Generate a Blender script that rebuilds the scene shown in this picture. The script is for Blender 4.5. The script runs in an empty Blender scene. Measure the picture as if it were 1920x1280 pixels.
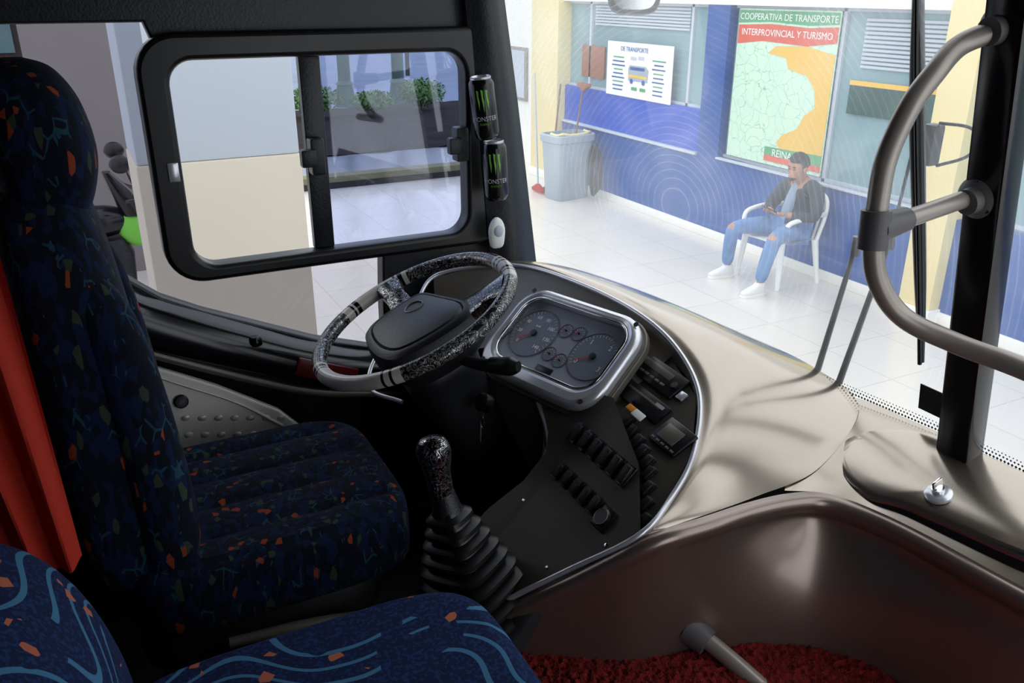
import bpy, bmesh, math, random
from mathutils import Vector, Matrix
V=Vector
random.seed(4)
scn=bpy.context.scene
COL=scn.collection
scn.view_settings.view_transform='Standard'
WM={}
# ---------------------------------------------------------------- materials
def newmat(name):
    m=bpy.data.materials.new(name); m.use_nodes=True
    nt=m.node_tree; b=nt.nodes['Principled BSDF']
    return m,nt,b
def node(nt,t,**kw):
    n=nt.nodes.new(t)
    for k,v in kw.items():
        if k in n.inputs: n.inputs[k].default_value=v
        else: setattr(n,k,v)
    return n
def c4(c): return (c[0],c[1],c[2],1)
def srgb(r,g,b):
    f=lambda x:(x/255/12.92) if x/255<=.04045 else ((x/255+.055)/1.055)**2.4
    return (f(r),f(g),f(b))
def pm(name,col,rough=.5,metal=0,spec=.5,bump=None,var=None,coat=0):
    m,nt,b=newmat(name)
    b.inputs['Base Color'].default_value=c4(col); b.inputs['Roughness'].default_value=rough
    b.inputs['Metallic'].default_value=metal; b.inputs['Specular IOR Level'].default_value=spec
    b.inputs['Coat Weight'].default_value=coat; b.inputs['Coat Roughness'].default_value=.08
    tc=node(nt,'ShaderNodeTexCoord')
    if var:
        n=node(nt,'ShaderNodeTexNoise',Scale=var[0],Detail=4.0); nt.links.new(tc.outputs['Object'],n.inputs['Vector'])
        mx=node(nt,'ShaderNodeMix',data_type='RGBA')
        mx.inputs[6].default_value=c4([x*(1-var[1]) for x in col]); mx.inputs[7].default_value=c4([min(1,x*(1+var[1])) for x in col])
        nt.links.new(n.outputs['Fac'],mx.inputs[0]); nt.links.new(mx.outputs[2],b.inputs['Base Color'])
    if bump:
        n=node(nt,'ShaderNodeTexNoise',Scale=bump[0],Detail=3.0); nt.links.new(tc.outputs['Object'],n.inputs['Vector'])
        bp=node(nt,'ShaderNodeBump',Strength=bump[1],Distance=.01); nt.links.new(n.outputs['Fac'],bp.inputs['Height']); nt.links.new(bp.outputs['Normal'],b.inputs['Normal'])
    return m
def ramp(nt,pts,interp='CONSTANT'):
    r=nt.nodes.new('ShaderNodeValToRGB'); r.color_ramp.interpolation=interp
    e=r.color_ramp.elements
    while len(e)<len(pts): e.new(.5)
    for i,(p,c) in enumerate(pts): e[i].position=p; e[i].color=c4(c)
    return r
def mixc(nt,fac,a,b):
    mx=node(nt,'ShaderNodeMix',data_type='RGBA')
    for s,x in ((0,fac),(6,a),(7,b)):
        if hasattr(x,'is_linked') or hasattr(x,'links'): nt.links.new(x,mx.inputs[s])
        elif s==0: mx.inputs[s].default_value=x
        else: mx.inputs[s].default_value=c4(x)
    return mx.outputs[2]
def mathn(nt,op,a,b=0.0):
    n=nt.nodes.new('ShaderNodeMath'); n.operation=op
    for i,x in enumerate((a,b)):
        if hasattr(x,'links'): nt.links.new(x,n.inputs[i])
        else: n.inputs[i].default_value=x
    return n.outputs[0]
def seat_fabric(name):
    m,nt,b=newmat(name); tc=node(nt,'ShaderNodeTexCoord')
    mp=node(nt,'ShaderNodeMapping'); mp.inputs['Scale'].default_value=(1,1,.4); mp.inputs['Rotation'].default_value=(.3,.5,.7)
    nt.links.new(tc.outputs['Object'],mp.inputs['Vector'])
    v1=node(nt,'ShaderNodeTexVoronoi',feature='DISTANCE_TO_EDGE',Scale=46.0); nt.links.new(mp.outputs[0],v1.inputs['Vector'])
    v2=node(nt,'ShaderNodeTexVoronoi',Scale=95.0); nt.links.new(mp.outputs[0],v2.inputs['Vector'])
    nz=node(nt,'ShaderNodeTexNoise',Scale=22.0,Detail=2.0); nt.links.new(tc.outputs['Object'],nz.inputs['Vector'])
    edge=mathn(nt,'MULTIPLY',mathn(nt,'LESS_THAN',v1.outputs['Distance'],.045),mathn(nt,'GREATER_THAN',nz.outputs['Fac'],.58))
    sp=nt.nodes.new('ShaderNodeSeparateColor'); nt.links.new(v2.outputs['Color'],sp.inputs[0])
    base=mixc(nt,mathn(nt,'GREATER_THAN',sp.outputs[2],.6),srgb(6,13,30),srgb(12,27,60))
    a=mixc(nt,edge,base,srgb(28,66,84))
    bb=mixc(nt,mathn(nt,'GREATER_THAN',sp.outputs[0],.98),a,srgb(140,62,34))
    cc=mixc(nt,mathn(nt,'GREATER_THAN',sp.outputs[1],.96),bb,srgb(50,62,50))
    nt.links.new(cc,b.inputs['Base Color']); b.inputs['Roughness'].default_value=.9; b.inputs['Specular IOR Level'].default_value=.25
    return m
def swirl_fabric(name):
    m,nt,b=newmat(name); tc=node(nt,'ShaderNodeTexCoord')
    w=node(nt,'ShaderNodeTexWave',wave_type='RINGS',rings_direction='SPHERICAL',Scale=11.0,Distortion=30.0,Detail=0.0); w.inputs['Detail Scale'].default_value=.42
    nt.links.new(tc.outputs['Object'],w.inputs['Vector'])
    nz=node(nt,'ShaderNodeTexNoise',Scale=9.0,Detail=1.0); nt.links.new(tc.outputs['Object'],nz.inputs['Vector'])
    n2=node(nt,'ShaderNodeTexNoise',Scale=150.0,Detail=2.0); nt.links.new(tc.outputs['Object'],n2.inputs['Vector'])
    v2=node(nt,'ShaderNodeTexVoronoi',Scale=60.0); nt.links.new(tc.outputs['Object'],v2.inputs['Vector'])
    sp=nt.nodes.new('ShaderNodeSeparateColor'); nt.links.new(v2.outputs['Color'],sp.inputs[0])
    base=mixc(nt,mathn(nt,'GREATER_THAN',n2.outputs['Fac'],.55),srgb(10,26,64),srgb(20,46,94))
    line=mathn(nt,'MULTIPLY',mathn(nt,'GREATER_THAN',w.outputs['Fac'],.90),mathn(nt,'GREATER_THAN',nz.outputs['Fac'],.45))
    a=mixc(nt,line,base,srgb(62,114,150))
    bb=mixc(nt,mathn(nt,'GREATER_THAN',sp.outputs[0],.965),a,srgb(176,98,72))
    nt.links.new(bb,b.inputs['Base Color']); b.inputs['Roughness'].default_value=.9; b.inputs['Specular IOR Level'].default_value=.25
    return m
def scribble(name,scale=55.0,metal=0.3):
    m,nt,b=newmat(name); tc=node(nt,'ShaderNodeTexCoord')
    n=node(nt,'ShaderNodeTexNoise',Scale=scale,Detail=1.0,Distortion=2.5); nt.links.new(tc.outputs['Object'],n.inputs['Vector'])
    r=ramp(nt,[(0,(.015,.015,.018)),(.43,(.5,.5,.5)),(.46,(.02,.02,.025)),(.56,(.65,.65,.65)),(.59,(.03,.03,.03))])
    nt.links.new(n.outputs['Fac'],r.inputs[0]); nt.links.new(r.outputs[0],b.inputs['Base Color'])
    b.inputs['Roughness'].default_value=.2; b.inputs['Metallic'].default_value=metal
    return m
def glassmat(name,tint,refl=.06,smudge_haze=0.0):
    m,nt,b=newmat(name); nt.nodes.remove(b); out=nt.nodes['Material Output']
    t=node(nt,'ShaderNodeBsdfTransparent'); t.inputs[0].default_value=c4(tint)
    g=node(nt,'ShaderNodeBsdfGlossy',Roughness=.02); g.inputs[0].default_value=(1,1,1,1)
    mx=node(nt,'ShaderNodeMixShader'); mx.inputs[0].default_value=refl
    nt.links.new(t.outputs[0],mx.inputs[1]); nt.links.new(g.outputs[0],mx.inputs[2])
    last=mx.outputs[0]
    if smudge_haze:
        d=node(nt,'ShaderNodeBsdfTranslucent'); d.inputs[0].default_value=(.95,.97,1,1)  # pale film: smears and scratches, with reflected haze mixed into the glass
        tc=node(nt,'ShaderNodeTexCoord'); w=node(nt,'ShaderNodeTexWave',wave_type='RINGS',rings_direction='SPHERICAL',Scale=22.0,Distortion=1.2,Detail=2.0)
        mp=node(nt,'ShaderNodeMapping'); mp.inputs['Location'].default_value=(-1.2,-1.62,-2.1)
        nz=node(nt,'ShaderNodeTexNoise',Scale=2.6,Detail=3.0)
        nt.links.new(tc.outputs['Object'],mp.inputs['Vector']); nt.links.new(mp.outputs[0],w.inputs['Vector']); nt.links.new(tc.outputs['Object'],nz.inputs['Vector'])
        f=mathn(nt,'MULTIPLY',mathn(nt,'ADD',mathn(nt,'MULTIPLY',mathn(nt,'POWER',w.outputs['Fac'],14.0),.4),.9),mathn(nt,'POWER',nz.outputs['Fac'],2.2))
        f=mathn(nt,'MULTIPLY',f,smudge_haze)
        m2=node(nt,'ShaderNodeMixShader'); nt.links.new(f,m2.inputs[0]); nt.links.new(last,m2.inputs[1]); nt.links.new(d.outputs[0],m2.inputs[2]); last=m2.outputs[0]
    nt.links.new(last,out.inputs['Surface'])
    return m
def tilemat(name,col,col2,size):
    m,nt,b=newmat(name); tc=node(nt,'ShaderNodeTexCoord')
    br=node(nt,'ShaderNodeTexBrick',Scale=1.0); br.offset=0.0
    br.inputs['Color1'].default_value=c4(col); br.inputs['Color2'].default_value=c4([x*.96 for x in col]); br.inputs['Mortar'].default_value=c4(col2)
    br.inputs['Mortar Size'].default_value=.006; br.inputs['Brick Width'].default_value=size; br.inputs['Row Height'].default_value=size
    nt.links.new(tc.outputs['Object'],br.inputs['Vector']); nt.links.new(br.outputs['Color'],b.inputs['Base Color'])
    b.inputs['Roughness'].default_value=.22
    return m
M_={}
M_['fabric']=seat_fabric('navy_patterned_fabric'); M_['swirl']=swirl_fabric('blue_swirl_fabric')
M_['scrib']=scribble('scribble_print',36.0); M_['chromescrib']=scribble('engraved_chrome',48.0,.8)
M_['cream']=pm('cream_leather',srgb(204,198,190),.3,coat=.4)
M_['blackplastic']=pm('black_plastic',srgb(26,27,31),.42,bump=(300,.15))
M_['blackgloss']=pm('black_gloss',srgb(16,16,20),.18)
M_['trimblack']=pm('black_trim',srgb(22,26,34),.4,bump=(160,.1))
M_['rubber']=pm('black_rubber',srgb(20,20,22),.36)
M_['dash']=pm('champagne_dash',srgb(172,160,147),.20,metal=.9,coat=.6,var=(3,.04))
M_['dashside']=pm('taupe_panel',srgb(140,124,116),.30,metal=.75,coat=.3,var=(3,.05))
M_['dashdark']=pm('graphite_panel',srgb(104,98,90),.34,metal=.2)
M_['devblack']=pm('device_black',srgb(24,24,28),.3)
M_['silver']=pm('silver_plastic',srgb(222,222,228),.25,metal=.6)
M_['silverpanel']=pm('silver_door_panel',srgb(196,192,188),.4,metal=.3)
M_['chrome']=pm('chrome',(.8,.8,.8),.12,metal=1)
M_['rail']=pm('grey_rail_coating',srgb(164,154,146),.34,metal=.4)
M_['railjoint']=pm('rail_joint_plastic',srgb(92,88,90),.45)
M_['orange']=pm('orange_cloth',srgb(176,36,14),.85,bump=(60,.2))
M_['red']=pm('red_reflector',srgb(110,20,24),.35)
M_['wood']=pm('light_wood',srgb(130,95,60),.6,var=(12,.3))
M_['brownboard']=pm('brown_board',srgb(150,96,72),.6,var=(12,.2))
M_['white']=pm('white_plastic',srgb(235,235,232),.4)
M_['whitepaper']=pm('white_paper',srgb(240,242,240),.6)
M_['green']=pm('bright_green',srgb(120,200,70),.4)
M_['gaugeface']=pm('gauge_face',srgb(150,155,168),.4)
M_['gaugedial']=pm('gauge_dial',srgb(118,124,140),.4)
M_['gaugewhite']=pm('gauge_white',srgb(240,243,245),.5)
M_['needle']=pm('needle_red',srgb(215,60,50),.5)
M_['interior']=pm('dark_interior',srgb(22,22,26),.7)
M_['ceil']=pm('dark_lining',srgb(34,34,38),.8)
M_['skin']=pm('skin',srgb(172,122,96),.5)
M_['hair']=pm('dark_hair',srgb(22,18,18),.6,bump=(90,.5))
M_['jacket']=pm('navy_jacket',srgb(26,32,50),.6,bump=(40,.4))
M_['shirt']=pm('grey_shirt',srgb(140,155,178),.8)
M_['shoe']=pm('white_sneaker',srgb(225,225,225),.6)
M_['wallblue']=pm('blue_paint',srgb(20,76,152),.45,var=(2,.06))
M_['wallblue2']=pm('deep_blue_paint',srgb(20,72,186),.4)
M_['yellow']=pm('pale_yellow_paint',srgb(232,214,160),.6,var=(2,.04))
M_['wallwhite']=pm('white_paint',srgb(238,236,230),.6)
M_['wallblueish']=pm('bluish_white_paint',srgb(188,196,208),.6,var=(2,.02))
M_['walcream']=pm('cream_paint',srgb(208,198,182),.6,var=(2,.03))
M_['wallgrey']=pm('grey_beige_paint',srgb(140,132,132),.7,var=(2,.08))
M_['bin']=pm('grey_bin_plastic',srgb(160,172,182),.45)
M_['soil']=pm('dark_soil',srgb(44,40,42),.95,spec=.1,var=(3,.7),bump=(10,1))
M_['asphalt']=pm('wet_asphalt',srgb(88,94,114),.25,var=(1.5,.5))
M_['road']=pm('road',srgb(120,132,154),.7,spec=.2,var=(.8,.25))
M_['kerb']=pm('kerb_stone',srgb(116,114,86),.8,var=(4,.3))
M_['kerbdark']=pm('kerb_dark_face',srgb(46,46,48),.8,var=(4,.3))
M_['leaf']=pm('leaf_green',srgb(84,120,70),.7,spec=.2,var=(20,.4))
M_['postgreen']=pm('green_post_paint',srgb(34,76,72),.5)
M_['trunk']=pm('bark',srgb(70,60,55),.9,var=(10,.3))
M_['jeans']=pm('blue_denim',srgb(84,126,178),.8,var=(14,.35),bump=(60,.3))
M_['floor_tile']=tilemat('cream_floor_tiles',srgb(226,219,212),srgb(206,198,190),.62)
M_['pane']=pm('facade_glass',srgb(128,158,166),.12,var=(1.2,.25),spec=.6)
M_['paned']=pm('facade_glass_dark',srgb(92,128,132),.12,var=(1.2,.25),spec=.6)
M_['windshield']=glassmat('windshield_glass',(.97,.985,.985),.045,.75)
M_['tint']=glassmat('tinted_glass',(.72,.72,.76),.05)
M_['tint2']=glassmat('slider_glass',(.70,.74,.86),.05)
def mapmat():
    m,nt,b=newmat('map_print'); tc=node(nt,'ShaderNodeTexCoord')
    v=node(nt,'ShaderNodeTexVoronoi',feature='DISTANCE_TO_EDGE',Scale=7.0)
    nz=node(nt,'ShaderNodeTexNoise',Scale=3.0,Detail=5.0)
    add=node(nt,'ShaderNodeVectorMath',operation='ADD'); sc=node(nt,'ShaderNodeVectorMath',operation='SCALE'); sc.inputs['Scale'].default_value=.35
    nt.links.new(tc.outputs['Object'],nz.inputs['Vector']); nt.links.new(nz.outputs['Color'],sc.inputs[0])
    nt.links.new(tc.outputs['Object'],add.inputs[0]); nt.links.new(sc.outputs[0],add.inputs[1]); nt.links.new(add.outputs[0],v.inputs['Vector'])
    base=mixc(nt,nz.outputs['Fac'],srgb(190,226,206),srgb(216,236,210))
    a=mixc(nt,mathn(nt,'LESS_THAN',v.outputs['Distance'],.012),base,srgb(134,190,160))
    nt.links.new(a,b.inputs['Base Color']); b.inputs['Roughness'].default_value=.3
    return m
M_['map']=mapmat()
M_['mapyellow']=pm('map_yellow',srgb(232,186,74),.4); M_['mapred']=pm('map_red',srgb(214,90,66),.4); M_['mapgreen']=pm('map_green',srgb(84,160,110),.4)
M_['orangetag']=pm('orange_tag',srgb(245,150,30),.4)
M_['carpet']=pm('red_carpet',srgb(132,14,16),.95,var=(90,.6),bump=(220,1))
# ---------------------------------------------------------------- object helpers
def reg(o,par=None,M=None):
    COL.objects.link(o); WM[o.name]=M.copy() if M else Matrix.Identity(4)
    if par:
        o.parent=par; o.matrix_parent_inverse=WM[par.name].inverted()
    return o
def top(name,label,cat,loc,group=None):
    o=bpy.data.objects.new(name,None); o.empty_display_size=.05; o.location=loc
    reg(o,None,Matrix.Translation(V(loc))); o['label']=label; o['category']=cat
    if group: o['group']=group
    return o
def mk(name,me,mats,par=None,smooth=True,label=None,cat=None,kind=None,group=None,ang=40):
    idx=[p.material_index for p in me.polygons]
    me.name=name; me.materials.clear()
    for m in (mats if isinstance(mats,(list,tuple)) else [mats]): me.materials.append(M_[m] if isinstance(m,str) else m)
    if len(me.materials)>1: me.polygons.foreach_set('material_index',idx)
    me.polygons.foreach_set('use_smooth',[smooth]*len(me.polygons))
    if smooth: me.set_sharp_from_angle(angle=math.radians(ang))
    o=bpy.data.objects.new(name,me); reg(o,par)
    if label: o['label']=label
    if cat: o['category']=cat
    if kind: o['kind']=kind
    if group: o['group']=group
    return o
def fromdata(vs,fs,mi=None):
    me=bpy.data.meshes.new('m'); me.from_pydata([tuple(v) for v in vs],[],fs); me.update()
    bm=bmesh.new(); bm.from_mesh(me); bmesh.ops.recalc_face_normals(bm,faces=bm.faces); bm.to_mesh(me); bm.free()
    if mi: me.polygons.foreach_set('material_index',mi)
    return me
def join(parts):
    vs=[];fs=[];mi=[]
    for me,i in parts:
        b=len(vs); vs+= [v.co.copy() for v in me.vertices]
        for p in me.polygons: fs.append([b+k for k in p.vertices]); mi.append(i if i is not None else p.material_index)
    me=bpy.data.meshes.new('j'); me.from_pydata([tuple(v) for v in vs],[],fs); me.update(); me.polygons.foreach_set('material_index',mi)
    return me
def frame(o,u,v):
    u=V(u).normalized(); v=V(v); v=(v-u*v.dot(u)).normalized(); n=u.cross(v)
    M=Matrix.Identity(4)
    for i in range(3): M[i][0]=u[i];M[i][1]=v[i];M[i][2]=n[i];M[i][3]=o[i]
    return M
def obox(M,sx,sy,sz,bev=0.0,seg=2,c=(0,0,0)):
    bm=bmesh.new(); bmesh.ops.create_cube(bm,size=1)
    for v in bm.verts: v.co=V((v.co.x*sx+c[0],v.co.y*sy+c[1],v.co.z*sz+c[2]))
    if bev: bmesh.ops.bevel(bm,geom=bm.edges[:],offset=bev,segments=seg,profile=.5,affect='EDGES')
    bm.transform(M); me=bpy.data.meshes.new('b'); bm.to_mesh(me); bm.free(); return me
I4=Matrix.Identity(4)
def bx(x0,x1,y0,y1,z0,z1,bev=0.0):
    return obox(I4,x1-x0,y1-y0,z1-z0,bev,2,((x0+x1)/2,(y0+y1)/2,(z0+z1)/2))
def cat(pts,n,closed=False):
    pts=[V(p) for p in pts]; m=len(pts); out=[]
    segs=m if closed else m-1
    N=n if closed else n-1
    for i in range(n):
        t=i/N*segs; k=min(int(t),segs-1); f=t-k
        if closed: p=[pts[(k+j-1)%m] for j in range(4)]
        else:
            g=lambda a: pts[a] if 0<=a<m else (pts[0]*2-pts[1] if a<0 else pts[-1]*2-pts[-2])
            p=[g(k-1),g(k),g(k+1),g(k+2)]
        out.append(.5*((2*p[1])+(p[2]-p[0])*f+(2*p[0]-5*p[1]+4*p[2]-p[3])*f*f+(3*p[1]-p[0]-3*p[2]+p[3])*f**3))
    return out
def tube(pts,r,seg=16,n=None,closed=False):
    if n: P=cat(pts,n,closed)
    else: P=[V(p) for p in pts]
    m=len(P); R=r if isinstance(r,(list,tuple)) else None
    def rr(i):
        if R is None: return r
        t=i/(m-1)*(len(R)-1); k=min(int(t),len(R)-2); return R[k]+(R[k+1]-R[k])*(t-k)
    vs=[];fs=[]; prev=None
    for i in range(m):
        a=P[(i-1)%m] if closed or i>0 else P[i]; b=P[(i+1)%m] if closed or i<m-1 else P[i]
        t=(b-a).normalized()
        if prev is None:
            ref=V((0,0,1)) if abs(t.z)<.9 else V((1,0,0)); x=t.cross(ref).normalized()
        else: x=(prev-t*prev.dot(t)).normalized()
        prev=x; y=t.cross(x)
        for j in range(seg):
            an=2*math.pi*j/seg; vs.append(P[i]+(x*math.cos(an)+y*math.sin(an))*rr(i))
    for i in range(m if closed else m-1):
        for j in range(seg):
            i2=(i+1)%m; fs.append((i*seg+j,i*seg+(j+1)%seg,i2*seg+(j+1)%seg,i2*seg+j))
    if not closed:
        fs.append(tuple(range(seg))[::-1]); fs.append(tuple((m-1)*seg+j for j in range(seg)))
    return fromdata(vs,fs)
def lathe(prof,M,seg=32):
    vs=[];fs=[]
    for r,h in prof:
        for j in range(seg):
            a=2*math.pi*j/seg; vs.append(M@V((r*math.cos(a),r*math.sin(a),h)))
    for i in range(len(prof)-1):
        for j in range(seg): fs.append((i*seg+j,i*seg+(j+1)%seg,(i+1)*seg+(j+1)%seg,(i+1)*seg+j))
    fs.append(tuple(range(seg))[::-1]); fs.append(tuple((len(prof)-1)*seg+j for j in range(seg)))
    return fromdata(vs,fs)
def stack(secs,M=I4,ex=4.0,n=40):
    vs=[];fs=[]
    for h,cx,cy,hx,hy in secs:
        for j in range(n):
            a=2*math.pi*j/n; c,s=math.cos(a),math.sin(a)
            vs.append(M@V((cx+hx*math.copysign(abs(c)**(2/ex),c),cy+hy*math.copysign(abs(s)**(2/ex),s),h)))
    for i in range(len(secs)-1):
        for j in range(n): fs.append((i*n+j,i*n+(j+1)%n,(i+1)*n+(j+1)%n,(i+1)*n+j))
    fs.append(tuple(range(n))[::-1]); fs.append(tuple((len(secs)-1)*n+j for j in range(n)))
    return fromdata(vs,fs)
def rsecs(secs,n):
    P=[]
    m=len(secs)
    for i in range(n):
        t=i/(n-1)*(m-1);k=min(int(t),m-2);f=t-k
        g=lambda a:secs[max(0,min(m-1,a))]
        p=[g(k-1),g(k),g(k+1),g(k+2)]
        P.append(tuple(.5*((2*p[1][q])+(p[2][q]-p[0][q])*f+(2*p[0][q]-5*p[1][q]+4*p[2][q]-p[3][q])*f*f+(3*p[1][q]-p[0][q]-3*p[2][q]+p[3][q])*f**3) for q in range(5)))
    return P
def loft(curves,nu,nv,thick=0):
    C=[cat(c,nu) for c in curves]
    cols=[cat([C[i][j] for i in range(len(C))],nv) for j in range(nu)]
    vs=[cols[j][i] for i in range(nv) for j in range(nu)]
    fs=[(i*nu+j,i*nu+j+1,(i+1)*nu+j+1,(i+1)*nu+j) for i in range(nv-1) for j in range(nu-1)]
    return fromdata(vs,fs)
def ell(c,rx,ry,rz,M=None,seg=24,rings=16):
    bm=bmesh.new(); bmesh.ops.create_uvsphere(bm,u_segments=seg,v_segments=rings,radius=1)
    for v in bm.verts: v.co=V((v.co.x*rx,v.co.y*ry,v.co.z*rz))
    if M: bm.transform(M)
    bm.transform(Matrix.Translation(V(c))); me=bpy.data.meshes.new('e'); bm.to_mesh(me); bm.free(); return me
def plate(outlines,M,th,bev=0.0):
    cu=bpy.data.curves.new('c','CURVE'); cu.dimensions='2D'; cu.fill_mode='BOTH'
    for ol in outlines:
        sp=cu.splines.new('POLY'); sp.points.add(len(ol)-1)
        for p,q in zip(sp.points,ol): p.co=(q[0],q[1],0,1)
        sp.use_cyclic_u=True
    cu.extrude=max(th/2-bev,0); cu.bevel_depth=bev; cu.bevel_resolution=2
    if bev: cu.offset=-bev
    o=bpy.data.objects.new('c',cu); COL.objects.link(o)
    dg=bpy.context.evaluated_depsgraph_get(); me=bpy.data.meshes.new_from_object(o.evaluated_get(dg))
    bpy.data.objects.remove(o); me.transform(M); return me
def text(s,size,M,th=.0004,align='CENTER',fn=None,sx=1.0):
    cu=bpy.data.curves.new('t','FONT'); cu.body=s; cu.size=size; cu.align_x=align; cu.align_y='CENTER'; cu.extrude=th; cu.resolution_u=3
    o=bpy.data.objects.new('t',cu); COL.objects.link(o)
    dg=bpy.context.evaluated_depsgraph_get(); me=bpy.data.meshes.new_from_object(o.evaluated_get(dg))
    bpy.data.objects.remove(o)
    if sx!=1: me.transform(Matrix.Diagonal((sx,1,1,1)))
    if fn:
        for v in me.vertices: v.co=fn(v.co)
    else: me.transform(M)
    return me
def rrect(w,h,r,cx=0,cy=0,n=8):
    out=[]
    for (sx,sy,a0) in ((1,1,0),(-1,1,90),(-1,-1,180),(1,-1,270)):
        for k in range(n+1):
            a=math.radians(a0+90*k/n); out.append((cx+sx*(w/2-r)+r*math.cos(a),cy+sy*(h/2-r)+r*math.sin(a)))
    return out
def evalmod(o):
    dg=bpy.context.evaluated_depsgraph_get(); out=bpy.data.meshes.new_from_object(o.evaluated_get(dg))
    bpy.data.objects.remove(o); return out
def skin(verts,edges,radii,sub=2,root=0):
    me=bpy.data.meshes.new('s'); me.from_pydata([tuple(v) for v in verts],edges,[]); me.update()
    o=bpy.data.objects.new('s',me); COL.objects.link(o)
    o.modifiers.new('Skin','SKIN')
    sv=me.skin_vertices[0].data
    for i,r in enumerate(radii):
        sv[i].radius=(r,r) if not isinstance(r,(tuple,list)) else r
        sv[i].use_root=(i==root)
    s=o.modifiers.new('Sub','SUBSURF'); s.levels=sub; s.render_levels=sub
    return evalmod(o)
def smoothed(me,lv=2):
    o=bpy.data.objects.new('s',me); COL.objects.link(o)
    s=o.modifiers.new('Sub','SUBSURF'); s.levels=lv
    return evalmod(o)
# ================================================================= OUTSIDE
mk('floor',bx(-14,14,-8,20,-.1,0),'floor_tile',kind='structure',smooth=False)
mk('road_surface',bx(-14,40,20,60,-.1,.0),'road',smooth=False,label='wet bluish-grey street beyond the planted bed',cat='road')
XR=lambda y: 5.15+(y-11.7)*.44
def slab(y0,y1,z0,z1):
    vs=[(-14,y0,z0),(XR(y0),y0,z0),(XR(y1),y1,z0),(-14,y1,z0),(-14,y0,z1),(XR(y0),y0,z1),(XR(y1),y1,z1),(-14,y1,z1)]
    return fromdata(vs,[(0,1,2,3),(4,5,6,7),(0,1,5,4),(1,2,6,5),(2,3,7,6),(3,0,4,7)])
mk('wet_pavement',slab(11.95,14.0,.0,.03),'asphalt',smooth=False,label='dark wet paving strip behind the kerb',cat='pavement')
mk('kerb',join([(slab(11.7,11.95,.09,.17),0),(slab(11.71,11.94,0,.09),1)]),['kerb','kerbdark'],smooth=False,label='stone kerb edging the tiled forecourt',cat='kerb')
def terrain():
    vs=[];fs=[];nx=70;ny=30
    for j in range(ny):
        y=14.0+5.8*j/(ny-1)
        for i in range(nx):
            x=-14+(XR(y)+14)*i/(nx-1)
            vs.append((x,y,.04+.16*math.sin(math.pi*j/(ny-1))+random.uniform(-.03,.03)))
    for j in range(ny-1):
        for i in range(nx-1): fs.append((j*nx+i,j*nx+i+1,(j+1)*nx+i+1,(j+1)*nx+i))
    return fromdata(vs,fs)
mk('planting_bed',terrain(),'soil',label='dark soil planting bed between paving and street',cat='flower bed',kind='stuff')
def bush(x,y,z,rx,ry,rz,n=1300):
    vs=[];fs=[]
    for k in range(n):
        u=V((random.gauss(0,1),random.gauss(0,1),random.gauss(0,1))).normalized(); s=random.uniform(.5,1.15)
        p=V((x+u.x*rx*s,y+u.y*ry*s,z+rz+.1+u.z*rz*s)); a=V((random.uniform(-1,1),random.uniform(-1,1),random.uniform(-1,1))).normalized(); b=a.cross(u).normalized()
        L=random.uniform(.03,.07); b0=len(vs)
        vs+=[p-a*L,p+b*L*.4,p+a*L,p-b*L*.4]; fs.append((b0,b0+1,b0+2,b0+3))
    return join([(tube([(x,y,z),(x,y,z+rz)],.02,8),0),(fromdata(vs,fs),1)])
for (x,y,rx,rz) in ((3.3,17.6,.5,.25),(4.45,17.4,.5,.24),(5.6,17.2,.42,.18),(6.75,17.5,.5,.26)):
    mk('bush',bush(x,y,.2,rx,.40,rz),['trunk','leaf'],smooth=False,label='low green clipped shrub in the soil bed',cat='bush',group='shrubs in the planting bed')
for (x,y) in ((5.97,20.4),(7.3,20.4)):
    mk('street_post',join([(tube([(x,y,0),(x,y,6)],[.15,.13],16),0),(tube([(x,y,0),(x,y,.5)],[.26,.18],16),0),(tube([(x,y,.5),(x,y,.58)],[.22,.15],16),0)]),'postgreen',label='green painted round post at the street edge',cat='post',group='green street posts')
mk('street_barrier',join([(tube([(2,27,.9),(18,27,.9)],.06,10),0)]+[(tube([(x,27,0),(x,27,.95)],.07,10),0) for x in range(2,19,2)]),'kerbdark',label='dark railing along the far street edge',cat='railing')
cw=top('square_column','wide white column with cream lower half beside the bus','column',(.56,4.3,0))
mk('column_upper',bx(.235,.95,4.07,4.6,1.88,3.9,.01),'wallblueish',cw)
mk('column_lower',bx(.23,.955,4.065,4.605,0,1.88,.01),'walcream',cw)
mk('wall_north',bx(-.25,.9,8.9,9.2,0,4),'wallgrey',kind='structure',smooth=False)
hb=top('roadside_building','low brown building with overhanging pale roof','building',(-4,22,0))
mk('building_body',bx(-9,1.0,24,28,0,2.9),'trunk',hb,False)
mk('roof',loft([[(-9.5,23.2,3.0),(1.5,23.2,3.0)],[(-9.5,26,3.9),(1.5,26,3.9)],[(-9.5,28.5,3.0),(1.5,28.5,3.0)]],4,9),'wallblueish',hb,False)
for i in range(5): mk('window_pane',bx(-8+2*i,-6.8+2*i,23.95,24.0,1.2,2.3),'paned',hb,False)
mk('wall_east',join([(bx(6.22,6.6,-6,10.64,0,.88),0),(bx(6.25,6.6,7.65,10.64,.88,1.36),1),(bx(6.22,6.6,7.30,7.65,.88,2.44),0),(bx(6.2,6.7,-6,10.64,2.44,4.2),2)]),['wallblue','wallblue2','wallwhite'],kind='structure',smooth=False)
mk('baseboard_east',bx(6.20,6.22,-6,10.64,0,.10,.004),'wallwhite',kind='structure')
mk('trim_1',bx(6.19,6.25,7.65,10.64,.87,.90,.004),'wallblueish',kind='structure')
mk('trim_2',bx(6.19,6.25,4.66,7.30,.885,.905,.004),'wallblueish',kind='structure')
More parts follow.
